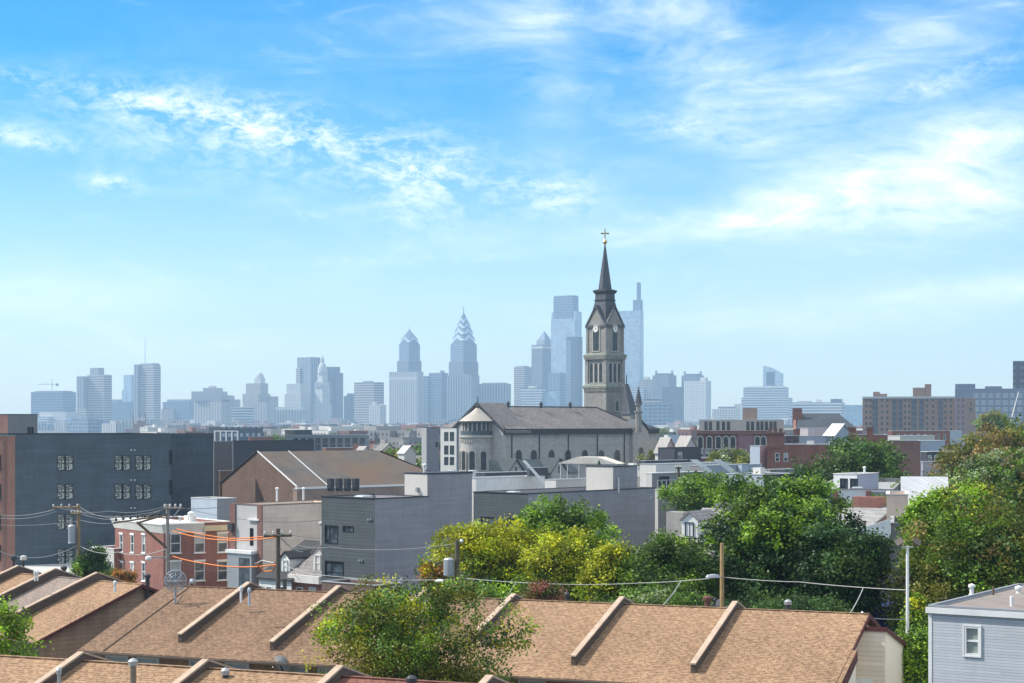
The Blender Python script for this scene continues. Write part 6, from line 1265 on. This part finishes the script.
def wire(label, pts, r=.022, m=None, sag=.4, name='cable', seg=10):
    """a cable through hung points (px, py, D); sag in metres between each two"""
    P = []
    for i in range(len(pts)-1):
        a, b = wp(*pts[i]), wp(*pts[i+1])
        for k in range(seg+(1 if i == len(pts)-2 else 0)):
            t = k/seg; p = a.lerp(b, t); p.z -= 4*sag*t*(1-t); P.append(p)
    o = MB().tube([p-P[0] for p in P], r, 5).build(name, m or plain('cable_grey', (.22, .22, .22), .6), None, P[0]); tag(o, label, 'cable'); return o
LT = plain('pale_cable', (.42, .42, .4), .6)
W = wire
W('upper pale cable at the left edge ending at the transformer pole', [(-12, 513, 150), (54, 509.5, 150)], sag=.35, m=LT); W('lower pale cable at the left edge ending at the transformer pole crossarm', [(-12, 516, 150), (56, 511.5, 150)], sag=.4, m=LT)
W('thin cable crossing the charcoal wall to the far side of the transformer pole', [(-12, 524.5, 152), (78, 521, 150)], sag=.2); W('drooping thick cable at the left below the transformer', [(-12, 546, 146), (78, 545, 150)], .035, sag=1.0, m=LT)
W('cable from the transformer pole down to the brace of the lamp pole', [(80, 507, 150), (118, 517, 130)], sag=.3); W('second cable from the transformer pole toward the lamp pole', [(82, 514, 150), (126, 519, 130)], sag=.2); W('long cable sagging from the transformer pole to the lamp pole top', [(80, 520, 150), (166, 508, 118)], sag=.6)
W('low cable from the transformer pole over the bush to the brick corner house', [(80, 546, 150), (118, 552, 140), (166, 549, 118)], sag=.3, m=LT); W('thin cable from the lamp pole top toward the beige house', [(168, 507, 118), (230, 505, 140)], sag=.2)
ORG = plain('orange_sleeve', (.7, .21, .055), .7, .15)
W('upper orange sleeved cable between the lamp pole and the brown pole', [(172.5, 531, 117), (277, 537, 104)], .038, ORG, .38); W('second orange sleeved cable just over the upper one', [(177, 529, 117), (230, 538.5, 110), (277, 534.5, 104)], .035, ORG, .06)
W('lower orange sleeved cable between lamp pole and brown pole', [(172, 556, 117), (205, 563.5, 113), (240, 567, 108), (277, 564.5, 104)], .04, ORG, .05)
W('orange sleeve loop hanging by the brown pole', [(256, 563, 105), (264, 571.5, 105), (272, 571, 104.5), (276, 565, 104)], .04, ORG, .0); W('pale coiled cable loop at the end of the lower orange sleeve', [(255, 564, 106), (262, 560.5, 106), (274, 563, 105)], .04, LT, .0)
W('long pale cable from the brown pole past the front tree to the transformer pole', [(280, 563, 104), (325, 575.5, 101), (457, 579, 98)], .02, LT, .15); W('thin cable from the brown pole over the grey house to the dark pole', [(280, 538, 104), (330, 547, 102), (456, 543.5, 98)], .018, None, .25)
W('pale cable from the dark pole under the yellow trees to the wooden lamp pole', [(457, 577.5, 98), (555, 584, 92), (640, 583, 90), (722, 577, 87)], .018, LT, .05); W('pale cable from the wooden lamp pole across the biggest dark tree to the flood light', [(722, 577, 87), (800, 582, 85), (906, 590, 80)], .018, LT, .04)
for nm, a, b in (('service drop to the tan roof ridge under the yellow trees', (515, 583.5, 95), (500, 603, 84)), ('service drop to the ridge left of the rusty flue', (681, 581, 88.5), (659, 609, 81)), ('service drop to the right end of the main row', (863, 588.5, 83), (847, 617, 78)), ('short cable down to the roof beside the front tree', (402, 577, 99), (388, 592, 88))): W('thin '+nm, [a, b], .022, LT, .1)
W('thin cable from the top of the dark tree side to the flood light foot', [(862, 617, 80), (908, 619, 80)], .02, None, .05)
W('thin cable from the brown pole to the dormer of the black roofed house', [(281, 538, 104), (303, 552, 140)], .03, LT, .2)
W('thin dark cable from the transformer pole crossarm to the lamp pole crossarm', [(58, 507, 150), (110, 511, 134), (166, 506, 118)], .015, None, .25); W('second thin dark cable between those two crossarms', [(66, 507, 150), (172, 507, 118)], .015, None, .7)
W('thin dark cable leaving the lamp pole crossarm to the right', [(180, 507, 118), (322, 520, 146)], .015, None, .5); W('thin dark cable from the brown pole crossarm toward the wide grey house', [(290, 535, 104), (372, 530, 145)], .014, None, .4)
W('thin dark cable from the brown pole down to the red brick row house', [(277, 540, 104), (300, 580, 150)], .014, None, .3); W('thin grey cable running in front of the brick corner house windows', [(118, 560, 160), (167, 556, 118), (232, 572, 150)], .014, None, .3)
# street lamps by the lot
for i, px in enumerate((13.7, 23.5)):
    q = empty('lamp_post', (wx(px, 118), 118, 0), 0, f'short lamp post at the far left ridge, {"dark" if i == 0 else "pale"} headed', 'street lamp'); MB().tube([(0, 0, 0), (0, 0, wz(559, 118))], .07, 7).build('shaft', DKMET, q); MB().ring([(.08, 0), (.22, .05), (.2, .28), (.05, .33)], 10).build('lamp_head', OFFW if i else DKMET, q).location.z = wz(560.5, 118)
# parked things glimpsed
o = MB().prism([(0, 0), (3.8, 0), (3.8, 1.1), (3.3, 1.35), (.5, 1.35), (0, 1.0)], 'y', 0, 2.2).build('tarpaulin', plain('blue_tarpaulin', (.02, .04, .22), .6, .3, 3), None, (wx(872, 96), 96, wz(632, 96))); tag(o, 'bright blue tarpaulin behind the cream end house', 'tarpaulin')
MB_ = None
